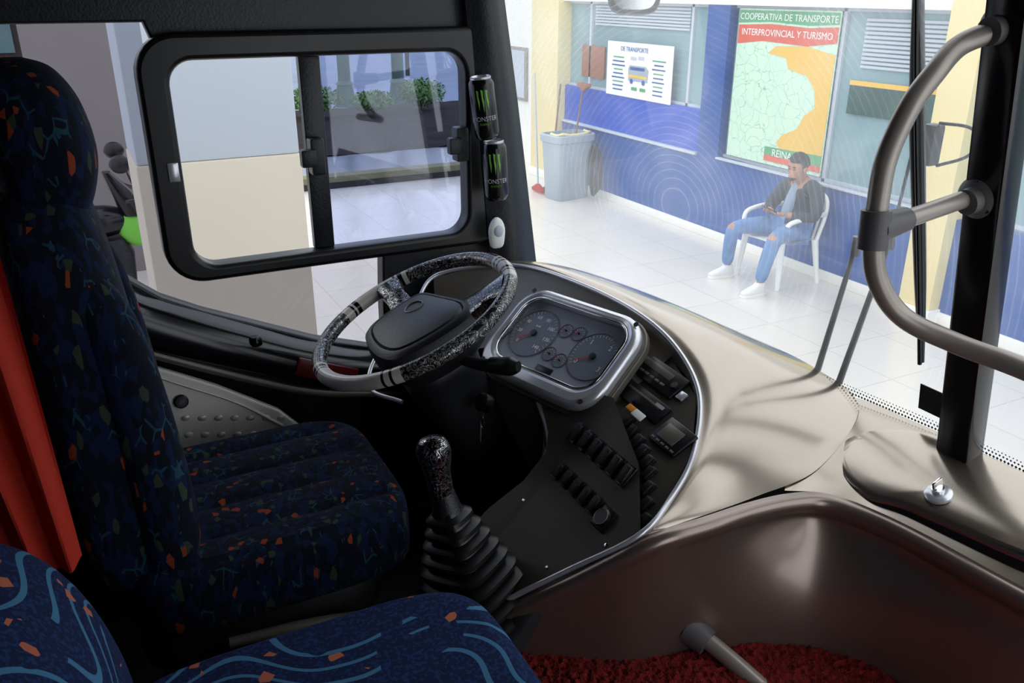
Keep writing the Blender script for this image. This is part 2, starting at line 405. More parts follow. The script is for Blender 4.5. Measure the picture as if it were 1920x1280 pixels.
def facwin(nm,y0,y1,z0,z1,mull,mt='pane'):
    parts=[(bx(6.33,6.36,y0,y1,z0,z1),0)]
    for m in mull: parts.append((bx(6.30,6.34,m-.02,m+.02,z0,z1),1))
    parts+= [(bx(6.30,6.34,y0,y1,z0,z0+.03),1),(bx(6.30,6.34,y0,y1,z1-.03,z1),1)]
    mk(nm,join(parts),[mt,'wallblueish'],kind='structure',smooth=False)
facwin('window_3',7.65,10.64,1.36,2.44,[8.0,10.1])
facwin('window_4',4.66,7.30,.9,2.44,[5.86])
facwin('window_5',1.0,4.35,.9,2.44,[2.6])
facwin('window_6',-6,.8,.9,2.44,[-2])
mk('blind_and_reflection',join([(bx(6.305,6.32,4.72,5.62,1.95+.035*i,1.972+.035*i),0) for i in range(12)]),'wallblueish',smooth=False,label='pale slats standing in for a building reflected in the glass',cat='blind')  # added slats imitate the reflection of a pale building in the glass
mk('blind_and_reflection',join([(bx(6.305,6.32,8.05,10.0,2.16+.035*i,2.182+.035*i),0) for i in range(7)]),'wallblueish',smooth=False,label='pale slats standing in for a building reflected in the glass',cat='blind')
mk('reflection_bands',join([(bx(6.30,6.32,4.7,5.7,1.55,1.80),0),(bx(6.295,6.32,4.7,5.7,1.80,1.84),1)]),['postgreen','mapyellow'],smooth=False,label='green and yellow bands painted as a reflection in the glass',cat='reflection')  # green and yellow colour bands stand in for what the glass reflects
mk('notice_board',bx(6.30,6.325,9.75,10.3,1.5,1.9,.005),'brownboard',label='brown notice panel inside the glazed bay',cat='board')
for k,(y0,y1) in enumerate(((10.64,11.4),(4.35,4.66))):
    c=top('square_column','pale yellow painted square column against the blue facade','column',(6.3,(y0+y1)/2,0),'yellow facade columns')
    mk('column_shaft',bx(6.12 if k==0 else 6.1,6.6,y0,y1,.12,4.2,.01),'yellow',c); mk('column_base',bx(6.09 if k==0 else 6.07,6.62,y0-.02,y1+.02,0,.12,.008),'wallwhite',c)
mk('wall_south',bx(6.5,6.8,11.45,13.4,0,4),'wallwhite',kind='structure',smooth=False)
mk('wall_sign',join([(bx(6.46,6.5,12.2,12.75,.95,1.75,.01),0),(bx(6.45,6.462,12.25,12.7,1.0,1.7),1)]),['wallgrey','wallblueish'],label='small blue-grey notice sign on the white wall',cat='sign')
# posters
FW=lambda y,z,x=6.28: frame((x,y,z),(0,-1,0),(0,0,1))
po=top('map_poster','large printed road map with green and red title bands','poster',(6.28,6.55,.95))
mk('poster_sheet',plate([rrect(1.34,1.47,.01)],FW(6.55,1.675),.008),'map',po,False)
yl=[(.14,-.60),(.66,-.60),(.66,.36),(.30,.42),(-.1,.40),(-.2,.33),(.05,.30),(.1,.2),(.34,.16),(.46,.05),(.50,-.12),(.38,-.2),(.30,-.34),(.12,-.42),(.05,-.5)]
mk('coast_print',plate([yl],FW(6.55,1.675,6.273),.002),'mapyellow',po,False)
mk('title_band',plate([[(-.66,.60),(-.2,.62),(.3,.60),(.66,.62),(.66,.72),(-.66,.72)]],FW(6.55,1.675,6.273),.002),'mapgreen',po,False)
mk('title_band',plate([[(-.66,.40),(-.3,.44),(.3,.42),(.66,.46),(.66,.60),(.3,.58),(-.2,.60),(-.66,.58)]],FW(6.55,1.675,6.273),.002),'mapred',po,False)
mk('footer_band',plate([[(-.1,-.70),(.66,-.70),(.66,-.64),(-.1,-.64)]],FW(6.55,1.675,6.272),.002),'mapred',po,False)
mk('footer_band',plate([[(-.1,-.64),(.66,-.64),(.66,-.54),(-.1,-.56)]],FW(6.55,1.675,6.272),.002),'mapgreen',po,False)
mk('title_lettering',text('COOPERATIVA DE TRANSPORTE',.088,FW(6.55,1.675+.66,6.270)),'whitepaper',po,False)
mk('title_lettering',text('INTERPROVINCIAL Y TURISMO',.088,FW(6.55,1.675+.515,6.270)),'whitepaper',po,False)
mk('footer_lettering',text('REINA',.10,FW(6.40,1.675-.61,6.268)),'whitepaper',po,False)
wp=top('notice_poster','white printed notice with blue text and vehicle diagram','poster',(6.22,8.88,1.34))
mk('poster_sheet',plate([rrect(1.36,.64,.01)],frame((6.235,8.89,1.67),(0,-1,0.0),(0,0,1)),.006),'whitepaper',wp,False)
ln=[]
for side,sy in ((-1,-.42),(1,.42)):
    for j in range(9):
        w=random.uniform(.18,.3); ln.append((plate([rrect(w,.016,.005,sy,.14-.048*j)],FW(8.89,1.67,6.229),.002),0 if j%3 else 1))
ln.append((plate([[(-.19,-.12),(.21,-.12),(.22,.02),(.16,.06),(-.17,.06),(-.20,.02)]],FW(8.89,1.67,6.228),.002),4))
ln.append((plate([rrect(.30,.035,.008,-.005,.025)],FW(8.89,1.67,6.226),.002),0)); ln.append((plate([rrect(.38,.03,.008,.0,-.065)],FW(8.89,1.67,6.226),.002),2))
for xx in (-.12,.13): ln.append((plate([rrect(.06,.06,.029,xx,-.125)],FW(8.89,1.67,6.225),.002),0))
for xx,yy in ((-.1,.14),(.06,.15),(-.06,-.21),(.12,-.21)): ln.append((plate([rrect(.12,.04,.01,xx,yy)],FW(8.89,1.67,6.229),.002),1 if yy<0 else 3))
mk('poster_print',join(ln),['wallblue','mapgreen','mapyellow','wallblueish','bin'],wp,False)
mk('poster_lettering',text('DE TRANSPORTE',.075,FW(8.98,1.91,6.226)),'wallblue',wp,False)
# bin, broom, mop
bn=top('waste_bin','tall grey plastic waste bin beside the blue wall','bin',(5.8,9.77,0))
Mb=Matrix.Translation((5.80,9.78,0))@Matrix.Rotation(.12,4,'Z')
mk('bin_body',stack([(0.0,0,0,.24,.17),(.02,0,0,.255,.18),(.74,0,0,.295,.22),(.76,0,0,.32,.24),(.84,0,0,.32,.24),(.85,0,0,.31,.23),(.85,0,0,.28,.21),(.30,0,0,.24,.18)],Mb,6),'bin',bn)
mk('bin_liner',tube([Mb@V((.27*math.copysign(abs(math.cos(a))**.5,math.cos(a)),.20*math.copysign(abs(math.sin(a))**.5,math.sin(a)),.86+.01*math.sin(5*a))) for a in [2*math.pi*i/40 for i in range(20,41)]],.018,8),'yellow',bn)
tb=top('rubber_hose_coil','black coiled rubber hose leaning beside the waste bin','hose',(6.03,9.5,.4))
mk('hose',tube([(5.98+.0012*i,9.42+.11*math.cos(i*.35)*(1-.003*i),.40+.34*math.sin(i*.35)*(1-.003*i)) for i in range(72)],.012,8),'rubber',tb)
for k,(a,b,m1,m2,nm,lb) in enumerate((((5.72,10.1,.02),(5.95,10.25,1.42),'wood','brownboard','broom','wooden broom leaning handle-up by the bin'),((5.95,9.92,.4),(6.10,9.90,1.45),'wood','brownboard','broom','broom with brown head leaning in the bin'),((5.6,10.2,.02),(5.66,10.45,1.55),'wallblueish','orange','mop','mop with pale blue handle leaning by the wall'))):
    t=top(nm,lb,nm,a); mk('handle',tube([a,b],.013,10),m1,t)
    hp=V(b) if k==1 else V(a)
    mk('head',stack([(0,0,0,.15,.03),(.03,0,0,.16,.035),(.07,0,0,.08,.03),(.10,0,0,.03,.02)],Matrix.Translation(hp)@(Matrix.Rotation(math.pi/2,4,'Z')@Matrix.Rotation(math.pi if k==1 else 0,4,'X')),4,20),m2,t)
# motorcycle
mc=top('motorcycle','black motorcycle with bright green fairing parked by the wall','motorcycle',(.1,7.5,0))
def wheelm(x): 
    Mw=Matrix.Translation((x,7.5,.31))@Matrix.Rotation(math.pi/2,4,'X')
    me=[(tube([Mw@V((.25*math.cos(a),.25*math.sin(a),0)) for a in [2*math.pi*i/32 for i in range(32)]],.058,12,None,True),0),(lathe([(.05,-.05),(.06,-.03),(.06,.03),(.05,.05)],Mw),1)]
    for i in range(5):
        a=2*math.pi*i/5; me.append((tube([Mw@V((0,0,0)),Mw@V((.22*math.cos(a),.22*math.sin(a),0))],.014,8),1))
    return join(me)
mk('wheel',wheelm(-.55),['rubber','silver'],mc); mk('wheel',wheelm(.75),['rubber','silver'],mc)
mk('fairing',smoothed(join([(stack([(.62,.42,7.5,.12,.10),(.75,.40,7.5,.2,.14),(.86,.36,7.5,.16,.12),(.95,.28,7.5,.07,.06)],I4,3),0)]),1),'green',mc)
mk('windscreen',stack([(.90,.36,7.5,.10,.11),(1.1,.28,7.5,.08,.10),(1.25,.20,7.5,.03,.06)],I4,3),'blackgloss',mc)
mk('fuel_tank',ell((.08,7.5,.86),.26,.15,.13),'blackgloss',mc); mk('saddle',ell((-.38,7.5,.82),.32,.13,.07),'rubber',mc)
mk('engine',stack([(.3,.05,7.5,.24,.13),(.6,.05,7.5,.26,.15),(.72,.05,7.5,.2,.12)],I4,5),'blackplastic',mc)
mk('front_fork',join([(tube([(.75,7.5+s*.09,.31),(.5,7.5+s*.09,1.0)],.022,10),0) for s in (-1,1)]),'silver',mc)
mk('handlebar',tube([(.30,7.12,1.08),(.42,7.3,1.05),(.44,7.5,1.05),(.42,7.7,1.05),(.30,7.88,1.08)],.015,10,20),'rubber',mc)
for s in (-1,1):
    mk('mirror',join([(tube([(.40,7.5+s*.25,1.07),(.34,7.5+s*.33,1.28)],.007,8),0),(ell((.30,7.5+s*.34,1.36),.08,.06,.07),0)]),'rubber',mc)
# plastic chair
ch=top('plastic_armchair','white moulded plastic armchair against the blue wall','chair',(5.86,5.86,0))
cx,cy=5.87,5.85
mk('seat',loft([[(cx-.25,cy-.23,.40),(cx-.26,cy,.415),(cx-.25,cy+.23,.40)],[(cx-.24,cy-.24,.425),(cx-.25,cy,.43),(cx-.24,cy+.24,.425)],[(cx,cy-.23,.42),(cx,cy,.405),(cx,cy+.23,.42)],[(cx+.2,cy-.2,.41),(cx+.2,cy,.40),(cx+.2,cy+.2,.41)]],12,12),'white',ch)
bk=[]
for i,yy in enumerate((-.18,-.12,-.06,0,.06,.12,.18)): bk.append((tube([(cx+.2,cy+yy,.41),(cx+.25,cy+yy*1.05,.65),(cx+.29,cy+yy*1.1,.80)],.014,8,8),0))
bk.append((tube([(cx+.19,cy-.24,.42),(cx+.25,cy-.25,.66),(cx+.28,cy-.2,.80),(cx+.30,cy,.85),(cx+.28,cy+.2,.80),(cx+.25,cy+.25,.66),(cx+.19,cy+.24,.42)],.02,10,40),0))
mk('backrest',join(bk),'white',ch)
for s in (-1,1):
    mk('armrest',tube([(cx+.25,cy+s*.25,.66),(cx+.1,cy+s*.285,.665),(cx-.12,cy+s*.29,.65),(cx-.24,cy+s*.28,.60),(cx-.25,cy+s*.26,.42)],.022,10,24),'white',ch)
    mk('leg',tube([(cx-.24,cy+s*.24,.42),(cx-.27,cy+s*.28,.0)],[.032,.022],10),'white',ch)
    mk('leg',tube([(cx+.19,cy+s*.22,.42),(cx+.24,cy+s*.27,.0)],[.032,.022],10),'white',ch)
# man
mn=top('person','seated person in navy jacket and ripped jeans looking at a phone','person',(5.7,5.8,0))
bv=[(5.92,5.81,.53),(5.96,5.80,.67),(5.98,5.78,.82),(5.95,5.76,.92),(5.90,5.755,.98),(5.85,5.75,1.045),(5.845,5.75,1.11),(5.855,5.75,1.15),
 (5.96,5.59,.89),(5.88,5.50,.67),(5.68,5.66,.69),
 (5.96,5.95,.89),(5.86,6.05,.67),(5.67,5.86,.69),
 (5.88,5.71,.51),(5.42,5.50,.53),(5.36,5.56,.10),
 (5.88,5.91,.51),(5.42,6.05,.51),(5.46,6.12,.10),(5.765,5.75,1.055),(5.76,5.75,1.005)]
be=[(0,1),(1,2),(2,3),(3,4),(4,5),(5,6),(6,7),(3,8),(8,9),(9,10),(3,11),(11,12),(12,13),(0,14),(14,15),(15,16),(0,17),(17,18),(18,19),(5,20),(5,21)]
br=[.12,.12,.13,.09,.052,.068,.085,.066,.06,.042,.028,.06,.042,.028,.08,.058,.035,.08,.058,.035,.016,.03]
parts=[(skin(bv,be,br,2),0)]
def hand(w,d,side):
    w=V(w);d=V(d).normalized(); sv=V((0,0,1)).cross(d).normalized(); up=V((0,0,1))
    ps=[(skin([w,w+d*.035,w+d*.08],[(0,1),(1,2)],[(.024,.02),(.036,.018),(.034,.016)],2),0)]
    for i in range(4):
        o=w+d*.075+sv*(-.027+.018*i); L=(.062,.075,.07,.055)[i]
        ps.append((skin([o,o+d*L*.45+up*.008,o+d*L*.7+up*.02+d*.004,o+d*L*.62+up*.036],[(0,1),(1,2),(2,3)],[.0095,.0088,.008,.007],1),0))
    o=w+d*.03+sv*side*.032
    ps.append((skin([o,o+d*.025+sv*side*.02+up*.01,o+d*.045+sv*side*.012+up*.025],[(0,1),(1,2)],[.012,.0105,.009],1),0))
    return ps
parts+=hand((5.68,5.66,.69),(-.5,.55,.05),1); parts+=hand((5.67,5.86,.69),(-.5,-.55,.05),-1)
for s in (-1,1): parts.append((ell((5.86,5.75+s*.084,1.085),.02,.012,.032),0))
mk('body',join(parts),'skin',mn)
def haircap():
    me=ell((0,0,0),.104,.093,.112,None,36,26)
    for v in me.vertices:
        x,y,z=v.co
        k=1+random.uniform(-.015,.02)
        if x<0:
            f=max(0,min(1,(-x-.02)/.03))*max(0,min(1,(.062-z)/.02)); k*=1-.32*f
        if z<0: k*=1-.35*min(1,max(0,(-z-.02)/.05))
        v.co*=k
    me.transform(Matrix.Translation((5.858,5.75,1.12))@Matrix.Rotation(-.22,4,'Y')); return me
mk('hair',haircap(),'hair',mn,ang=80)
mk('beard',join([(ell((5.79,5.75,.995),.030,.046,.020),0),(ell((5.772,5.75,1.032),.010,.022,.004),0)]),'hair',mn)
for s in (-1,1):
    mk('eye',ell((5.778,5.75+s*.032,1.082),.008,.012,.004),'hair',mn); mk('eyebrow',ell((5.770,5.75+s*.033,1.103),.007,.02,.005),'hair',mn)
jv=[(5.92,5.81,.56),(5.96,5.80,.68),(5.98,5.78,.82),(5.96,5.76,.93),(5.96,5.58,.89),(5.88,5.49,.67),(5.71,5.63,.69),(5.96,5.96,.89),(5.86,6.06,.67),(5.70,5.88,.69)]
je=[(0,1),(1,2),(2,3),(3,4),(4,5),(5,6),(3,7),(7,8),(8,9)]
mk('jacket',skin(jv,je,[.155,.15,.158,.085,.082,.062,.045,.082,.062,.045],2),'jacket',mn)
mk('shirt',skin([(5.83,5.80,.55),(5.83,5.79,.70),(5.86,5.77,.85),(5.91,5.76,.955)],[(0,1),(1,2),(2,3)],[.068,.060,.054,.052],2),'shirt',mn)
nv=[(5.92,5.81,.53),(5.88,5.71,.51),(5.65,5.60,.535),(5.42,5.50,.53),(5.385,5.53,.32),(5.365,5.56,.12),(5.88,5.91,.51),(5.65,5.98,.525),(5.42,6.05,.51),(5.44,6.09,.32),(5.455,6.12,.12)]
ne=[(0,1),(1,2),(2,3),(3,4),(4,5),(0,6),(6,7),(7,8),(8,9),(9,10)]
jm=skin(nv,ne,[.14,.105,.088,.074,.066,.058,.105,.088,.074,.066,.058],3)
mi=[]
for p in jm.polygons:
    c=p.center; m=0
    for k in (V((5.42,5.50,.53)),V((5.42,6.05,.51))):
        q=c-(k+V((-.045,0,.04)))
        if abs(q.y)<.04 and (q.x**2+q.z**2)<.04**2: m=1
    mi.append(m)
jm.polygons.foreach_set('material_index',mi)
mk('jeans',jm,['jeans','skin'],mn)
for (ax,ay,dy) in ((5.36,5.56,.0),(5.46,6.12,.12)):
    d=V((-1,dy,0)).normalized(); o=V((ax,ay,0)); Mf=frame(o,d,V((0,0,1)).cross(d))
    up=stack(rsecs([(.022,.06,0,.13,.043),(.05,.06,0,.135,.047),(.075,.035,0,.10,.042),(.10,.0,0,.06,.038),(.125,-.01,0,.045,.036)],12),Mf,2.6,28)
    so=stack([(0,.06,0,.135,.046),(.012,.06,0,.142,.05),(.026,.06,0,.138,.047)],Mf,2.6,28)
    mk('shoe',join([(up,0),(so,1)]),['shoe','white'],mn)
mk('phone',obox(frame((5.575,5.755,.735),(.3,1,0),(-1,.3,.5)),.075,.15,.009,.003),'blackgloss',None,label='black mobile phone held in both hands',cat='phone')
# ================================================================= BUS SHELL
FL=frame((0,2.17,0),(1,0,0),(0,0,1))
outer=[(-1.3,1.1),(1.22,1.1),(1.20,1.78),(1.165,1.85),(1.06,2.57),(1.03,2.97),(-1.3,2.97)]
arc=[(.69,1.655),(.5,1.72),(.35,1.79),(.22,1.85),(.13,1.90),(.06,1.96),(.02,2.07),(-.06,2.16),(-.9,2.16)]
hole=[(-.9,2.53),(.185,2.53),(.20,2.48),(.96,2.48),(.975,1.96),(.70,1.95),(.692,1.8)]+arc
mk('wall_left',plate([outer,hole],FL,.05,.006),'trimblack',kind='structure',ang=30)
w1=mk('window_1',plate([rrect(.90,.575,.09,.60,2.2225),rrect(.72,.475,.055,.578,2.2125)],frame((0,2.135,0),(1,0,0),(0,0,1)),.06,.012),'rubber',kind='structure')
mk('sliding_pane',plate([[(.56,1.97),(.94,1.97),(.94,2.46),(.56,2.46)]],frame((0,2.15,0),(1,0,0),(0,0,1)),.004),'tint2',w1,False)
mk('pane_stile',bx(.515,.568,2.135,2.16,1.975,2.45,.004),'trimblack',w1)
def latch(x,z): return join([(bx(x-.018,x+.018,2.10,2.14,z-.045,z+.045,.006),0),(bx(x-.045,x-.005,2.085,2.11,z-.022,z+.022,.006),0)])
mk('latch',latch(.535,2.215),'blackplastic',w1); mk('latch',latch(.925,2.215),'blackplastic',w1)
mk('latch_plate',bx(.185,.21,2.10,2.107,2.185,2.23,.003),'silver',w1)
mk('window_2',plate([[(-.9,2.53),(.18,2.53),(.18,1.96),(.70,1.94),(.69,1.655)]+arc[1:]],frame((0,2.175,0),(1,0,0),(0,0,1)),.004),'tint',kind='structure',smooth=False)
mk('wall_right',plate([[(-1.3,.9),(1.28,.9),(1.28,2.97),(-1.3,2.97)],[(.6,1.3),(1.2,1.3),(1.12,2.75),(.6,2.75)]],frame((0,-.42,0),(1,0,0),(0,0,1)),.04),'interior',kind='structure',smooth=False)
mk('wall_rear',bx(-1.34,-1.3,-.44,2.2,.9,3.0),'interior',kind='structure',smooth=False)
mk('ceiling',bx(-1.34,1.28,-.44,2.2,2.96,3.0),'ceil',kind='structure',smooth=False)
mk('floor_bus',bx(-1.34,1.35,-.44,2.2,1.06,1.12),'interior',kind='structure',smooth=False).name='floor.001'
WB=[(1.165,2.13),(1.215,2.0),(1.285,1.8),(1.35,1.5),(1.395,1.2),(1.425,.95),(1.435,.6),(1.415,.1),(1.36,-.2),(1.30,-.42)]
def wx(z,off=0): return [(x-.14*(z-1.8)+off,y,z) for x,y in WB]
mk('window_7',loft([wx(1.72),wx(2.2),wx(2.97)],50,8),'windshield',kind='structure')
mk('wall_front',loft([wx(1.0,.0),wx(1.45,.01),wx(1.72,.0)],50,5),'trimblack',kind='structure')
def gx(y):
    for (x0,y0),(x1,y1) in zip(WB,WB[1:]):
        if y1<=y<=y0: return x0+(x1-x0)*(y0-y)/(y0-y1)
fr=[]
for r_,(dz,sz) in enumerate(((1.797,.0030),(1.805,.0024),(1.812,.0017))):
    for i in range(150):
        y=.40+.0072*(i+.5*(r_%2)); x=gx(y)-.14*(dz-1.8)-.006
        if y<1.30:
            fr.append((fromdata([(x,y-sz,dz),(x,y,dz+sz),(x,y+sz,dz),(x,y,dz-sz)],[(0,1,2,3)]),0))
mk('trim_6',join(fr),'rubber',kind='structure',smooth=False)
mk('windscreen_post',join([(obox(frame((1.312,.872,2.36),(0,1,0),(-.14,0,1)),.068,1.20,.05,.008),0)]),'blackgloss',label='black windscreen centre post carrying the grab rail',cat='post')
mk('pillar_cover',loft([[(1.0,2.10,1.90),(.97,2.105,2.3),(.94,2.11,2.6),(.92,2.11,2.95)],[(1.08,2.075,1.86),(1.04,2.08,2.3),(1.0,2.085,2.6),(.98,2.09,2.95)],[(1.165,2.12,1.82),(1.10,2.12,2.3),(1.055,2.12,2.6),(1.01,2.12,2.95)]],16,9),'trimblack',label='black plastic cover on the windscreen side pillar',cat='pillar')
mk('windscreen_sticker',obox(frame((1.408,.962,1.855),(0,-1,0),(-.14,0,1)),.05,.055,.002),'kerbdark',label='small dark square sticker low on the windscreen',cat='sticker')
# cans
def can(base,ax_):
    b=V(base); n=V(ax_).normalized(); face=V((-.42,-.907,0)); face=(face-n*face.dot(n)).normalized()
    rgt=n.cross(face)
    if rgt.dot(V((.891,-.454,0)))<0: rgt=-rgt
    M=frame(b,rgt,n.cross(rgt))
    t=top('energy_drink_can','black energy drink can with green claw logo on the pillar','can',base,'cans stacked on the pillar')
    R=.0325
    mk('can_body',lathe([(.022,0),(.027,.003),(.031,.012),(R,.018),(R,.140),(.030,.146),(.026,.153)],M),'blackgloss',t)
    mk('can_lid',lathe([(.0255,.151),(.027,.153),(.027,.157),(.025,.158),(.024,.154),(.001,.154)],M),'silver',t)
    def wr(p,rr=R+.0008):
        a=p.x/R; return b+n*p.y+(face*math.cos(a)+rgt*math.sin(a))*(rr+p.z)
    cl=[]
    for i,dx in enumerate((-.0115,0,.0115)):
        pts=[(dx-.0035,.130-.002*abs(i-1)),(dx+.002,.127),(dx+.0012,.112),(dx+.003,.098),(dx+.0005,.078-.006*(i==1)),(dx-.001,.094),(dx-.0025,.105)]
        me=fromdata([wr(V((x,y,0))) for x,y in pts],[tuple(range(len(pts)))]); cl.append((me,0))
    mk('claw_logo',join(cl),'green',t,False)
    mk('can_lettering',text('MONSTER',.0165,None,.0002,fn=lambda p:wr(V((p.x*.9,p.y+.056,0)))),'gaugewhite',t,False)
    mk('can_lettering',text('ENERGY',.008,None,.0002,fn=lambda p:wr(V((p.x,p.y+.043,0)))),'green',t,False)
can((.992,2.035,2.075),(-.06,0,1)); can((.968,2.040,2.237),(-.12,0,1))
af=top('air_freshener','white oval air freshener stuck on the pillar','air freshener',(1.0,2.06,1.93))
mk('freshener_body',stack(rsecs([(0,0,0,.012,.006),(.01,0,0,.02,.012),(.05,0,0,.024,.014),(.075,0,0,.016,.01),(.085,0,0,.005,.004)],14),Matrix.Translation((1.0,2.055,1.935)),2.4),'white',af)
mk('freshener_gel',ell((1.0,2.042,1.985),.014,.006,.016),'wallblueish',af)
# side sill and lower door lining
mk('trim_3',loft([[(-.1,2.15,2.15),(.02,2.15,2.06),(.06,2.15,1.955),(.13,2.15,1.895),(.35,2.15,1.785),(.5,2.15,1.715),(.70,2.15,1.65),(.95,2.15,1.63)],
 [(-.1,2.08,2.12),(.01,2.08,2.02),(.05,2.08,1.93),(.12,2.08,1.87),(.34,2.08,1.76),(.5,2.08,1.69),(.70,2.08,1.63),(.95,2.08,1.60)],
 [(-.12,2.07,2.0),(-.02,2.07,1.92),(.03,2.07,1.86),(.08,2.07,1.81),(.31,2.07,1.70),(.485,2.07,1.62),(.70,2.07,1.57),(.95,2.07,1.54)],
 [(-.12,2.10,1.95),(-.02,2.10,1.87),(.03,2.10,1.81),(.08,2.10,1.775),(.31,2.10,1.66),(.485,2.10,1.58),(.70,2.10,1.53),(.95,2.10,1.5)]],40,14),'blackgloss',kind='structure')
mk('trim_4',tube([(-.05,2.085,1.90),(.03,2.085,1.82),(.08,2.085,1.785),(.31,2.085,1.665),(.485,2.085,1.59),(.72,2.085,1.535)],.012,10,40),'dashdark',kind='structure')
dp=top('door_lining','ribbed silver door lining panel below the window sill','panel',(.2,2.1,1.45))
yL=lambda z: 2.095+.25*(z-1.8)
lm=plate([[(-.02,1.83),(.08,1.755),(.22,1.68),(.36,1.59),(.44,1.50),(.40,1.46),(.2,1.44),(-.02,1.40)]],frame((0,0,0),(1,0,0),(0,0,1)),.02,.006)
for v in lm.vertices: v.co.y+=yL(v.co.z)
mk('lining_panel',lm,'silverpanel',dp)
rb=[]
for row in range(2):
    for i in range(8):
        x=.095+.038*i; z=1.625-.042*row-.008*i; rb.append((ell((x,yL(z)-.009,z),.011,.005,.008),0))
rb.append((tube([(.03,yL(1.765)-.012,1.765),(.12,yL(1.71)-.012,1.71),(.26,yL(1.63)-.012,1.63),(.36,yL(1.55)-.012,1.55)],.004,8,20),0))
mk('lining_rib',join(rb),'silverpanel',dp)
Mk=frame((.13,yL(1.66)-.010,1.66),(1,0,0),(0,.25,1))
mk('lining_knob',join([(lathe([(.017,0),(.017,.008),(.013,.012),(.001,.012)],Mk),0),(lathe([(.008,.010),(.008,.016),(.001,.016)],Mk),1)]),['rubber','chrome'],dp)
mk('side_reflector',obox(frame((.50,2.068,1.655),(1,0,-.42),(.42,0,1)),.17,.05,.012,.004),'red',label='dark red reflector strip on the side sill',cat='reflector')
mk('sill_knob',lathe([(.016,0),(.018,.01),(.012,.022),(.001,.024)],frame((.33,2.085,1.76),(1,0,0),(0,1,0))),'blackgloss',label='small black knob on the window sill',cat='knob')
# ================================================================= DASHBOARD
db=top('dashboard','champagne-grey moulded wraparound dashboard with silver trim','dashboard',(1.0,1.2,1.12))
A=[(.80,2.03,1.885),(.91,1.97,1.915),(1.0,1.86,1.93),(1.05,1.66,1.93),(1.07,1.47,1.92),(1.07,1.33,1.89),(1.04,1.21,1.84),(.955,1.11,1.78),(.87,1.06,1.735),(.78,1.025,1.70)]
O=[(1.12,2.12,1.85),(1.175,2.04,1.855),(1.24,1.88,1.855),(1.31,1.66,1.845),(1.365,1.42,1.83),(1.395,1.25,1.815),(1.385,1.105,1.785),(1.205,1.025,1.728),(1.03,1.015,1.715),(.80,1.02,1.705)]
mid=[]
for a,o,hz in zip(A,O,(.02,.03,.035,.04,.045,.042,.018,.002,.002,.0)):
    m=(V(a)+V(o))/2; mid.append((m.x,m.y,m.z+hz*.6))
q1=[(V(a)*.85+V(o)*.15)+V((0,0,h)) for a,o,h in zip(A,O,(.012,.015,.018,.02,.02,.02,.014,.006,.003,0))]
mk('top_cover',loft([A,q1,mid,O],90,24),'dash',db,ang=70)
R2=[(1.10,1.01,1.712),(1.167,.975,1.706),(1.215,.90,1.70),(1.235,.80,1.70),(1.25,.65,1.70),(1.29,.3,1.70),(1.28,-.38,1.70)]
O2=[(1.28,1.16,1.748),(1.40,1.14,1.785),(1.42,1.0,1.79),(1.43,.85,1.79),(1.435,.65,1.79),(1.425,.3,1.79),(1.31,-.38,1.785)]
m2=[((a[0]+o[0])/2,(a[1]+o[1])/2,(a[2]+o[2])/2+.004) for a,o in zip(R2,O2)]
mk('front_shelf',loft([R2,m2,O2],50,12),'dash',db,ang=70)
RF=[(.43,1.25,1.39),(.54,1.195,1.48),(.67,1.10,1.60),(.78,1.02,1.70),(.90,1.0,1.718),(1.01,1.003,1.715),(1.10,.995,1.712),(1.167,.97,1.707),(1.215,.895,1.70),(1.235,.80,1.70),(1.25,.65,1.70),(1.29,.3,1.70),(1.28,-.38,1.70)]
nrm=[(-.6,-.8),(-.6,-.8),(-.6,-.8),(-.5,-.86),(-.15,-1),(0,-1),(-.2,-1),(-.6,-.8),(-.9,-.4),(-1,-.1),(-1,-.1),(-1,0),(-1,0)]
def offn(c,d,dz): return [(x+nx*d,y+ny*d,z+dz) for (x,y,z),(nx,ny) in zip(c,nrm)]
BT=[(.50,1.24,1.12),(.57,1.19,1.12),(.68,1.12,1.12),(.78,1.06,1.12),(.88,1.03,1.12),(.97,.98,1.12),(1.05,.93,1.12),(1.12,.87,1.12),(1.17,.80,1.12),(1.20,.7,1.12),(1.22,.6,1.12),(1.26,.3,1.12),(1.26,-.38,1.12)]
mdl=[((a[0]*.5+b[0]*.5),(a[1]*.5+b[1]*.5),min(a[2]-.12,1.50)) for a,b in zip(RF,BT)]
mk('side_panel',loft([offn(RF,-.004,.0),offn(RF,.012,.0),offn(RF,.022,-.010),offn(RF,.020,-.028),offn(RF,.004,-.046),offn(RF,-.004,-.070),mdl,BT],90,50),'dashside',db,ang=70)
mk('silver_edge',tube([(.42,1.36,1.37),(.42,1.30,1.37),(.46,1.235,1.41)]+[(.54,1.20,1.487),(.67,1.105,1.607),(.775,1.027,1.703)]+[tuple(V(p)+V((0,0,.003))) for p in A[::-1]][1:]+[(.72,1.98,1.83),(.60,1.93,1.74),(.55,1.85,1.69),(.60,1.76,1.68)],.0055,10,150),'silver',db)
zP=lambda x,y:.96+.927*x+.015*y
zQ=lambda x,y:(1.030+.487*x+.056*y)/.872
def fan(poly,zf):
    me=plate([poly],I4,.0002)
    for v in me.vertices: v.co.z=zf(v.co.x,v.co.y)
    return me
P1=[(.43,1.30),(.455,1.24),(.54,1.195),(.67,1.10),(.78,1.027),(.851,1.14),(.905,1.315),(.87,1.5),(.84,1.56),(.82,1.47),(.80,1.40),(.775,1.365),(.72,1.36),(.652,1.387),(.58,1.395),(.50,1.38),(.44,1.35)]
mk('switch_panel',fan(P1,zP),'dashdark',db,False)
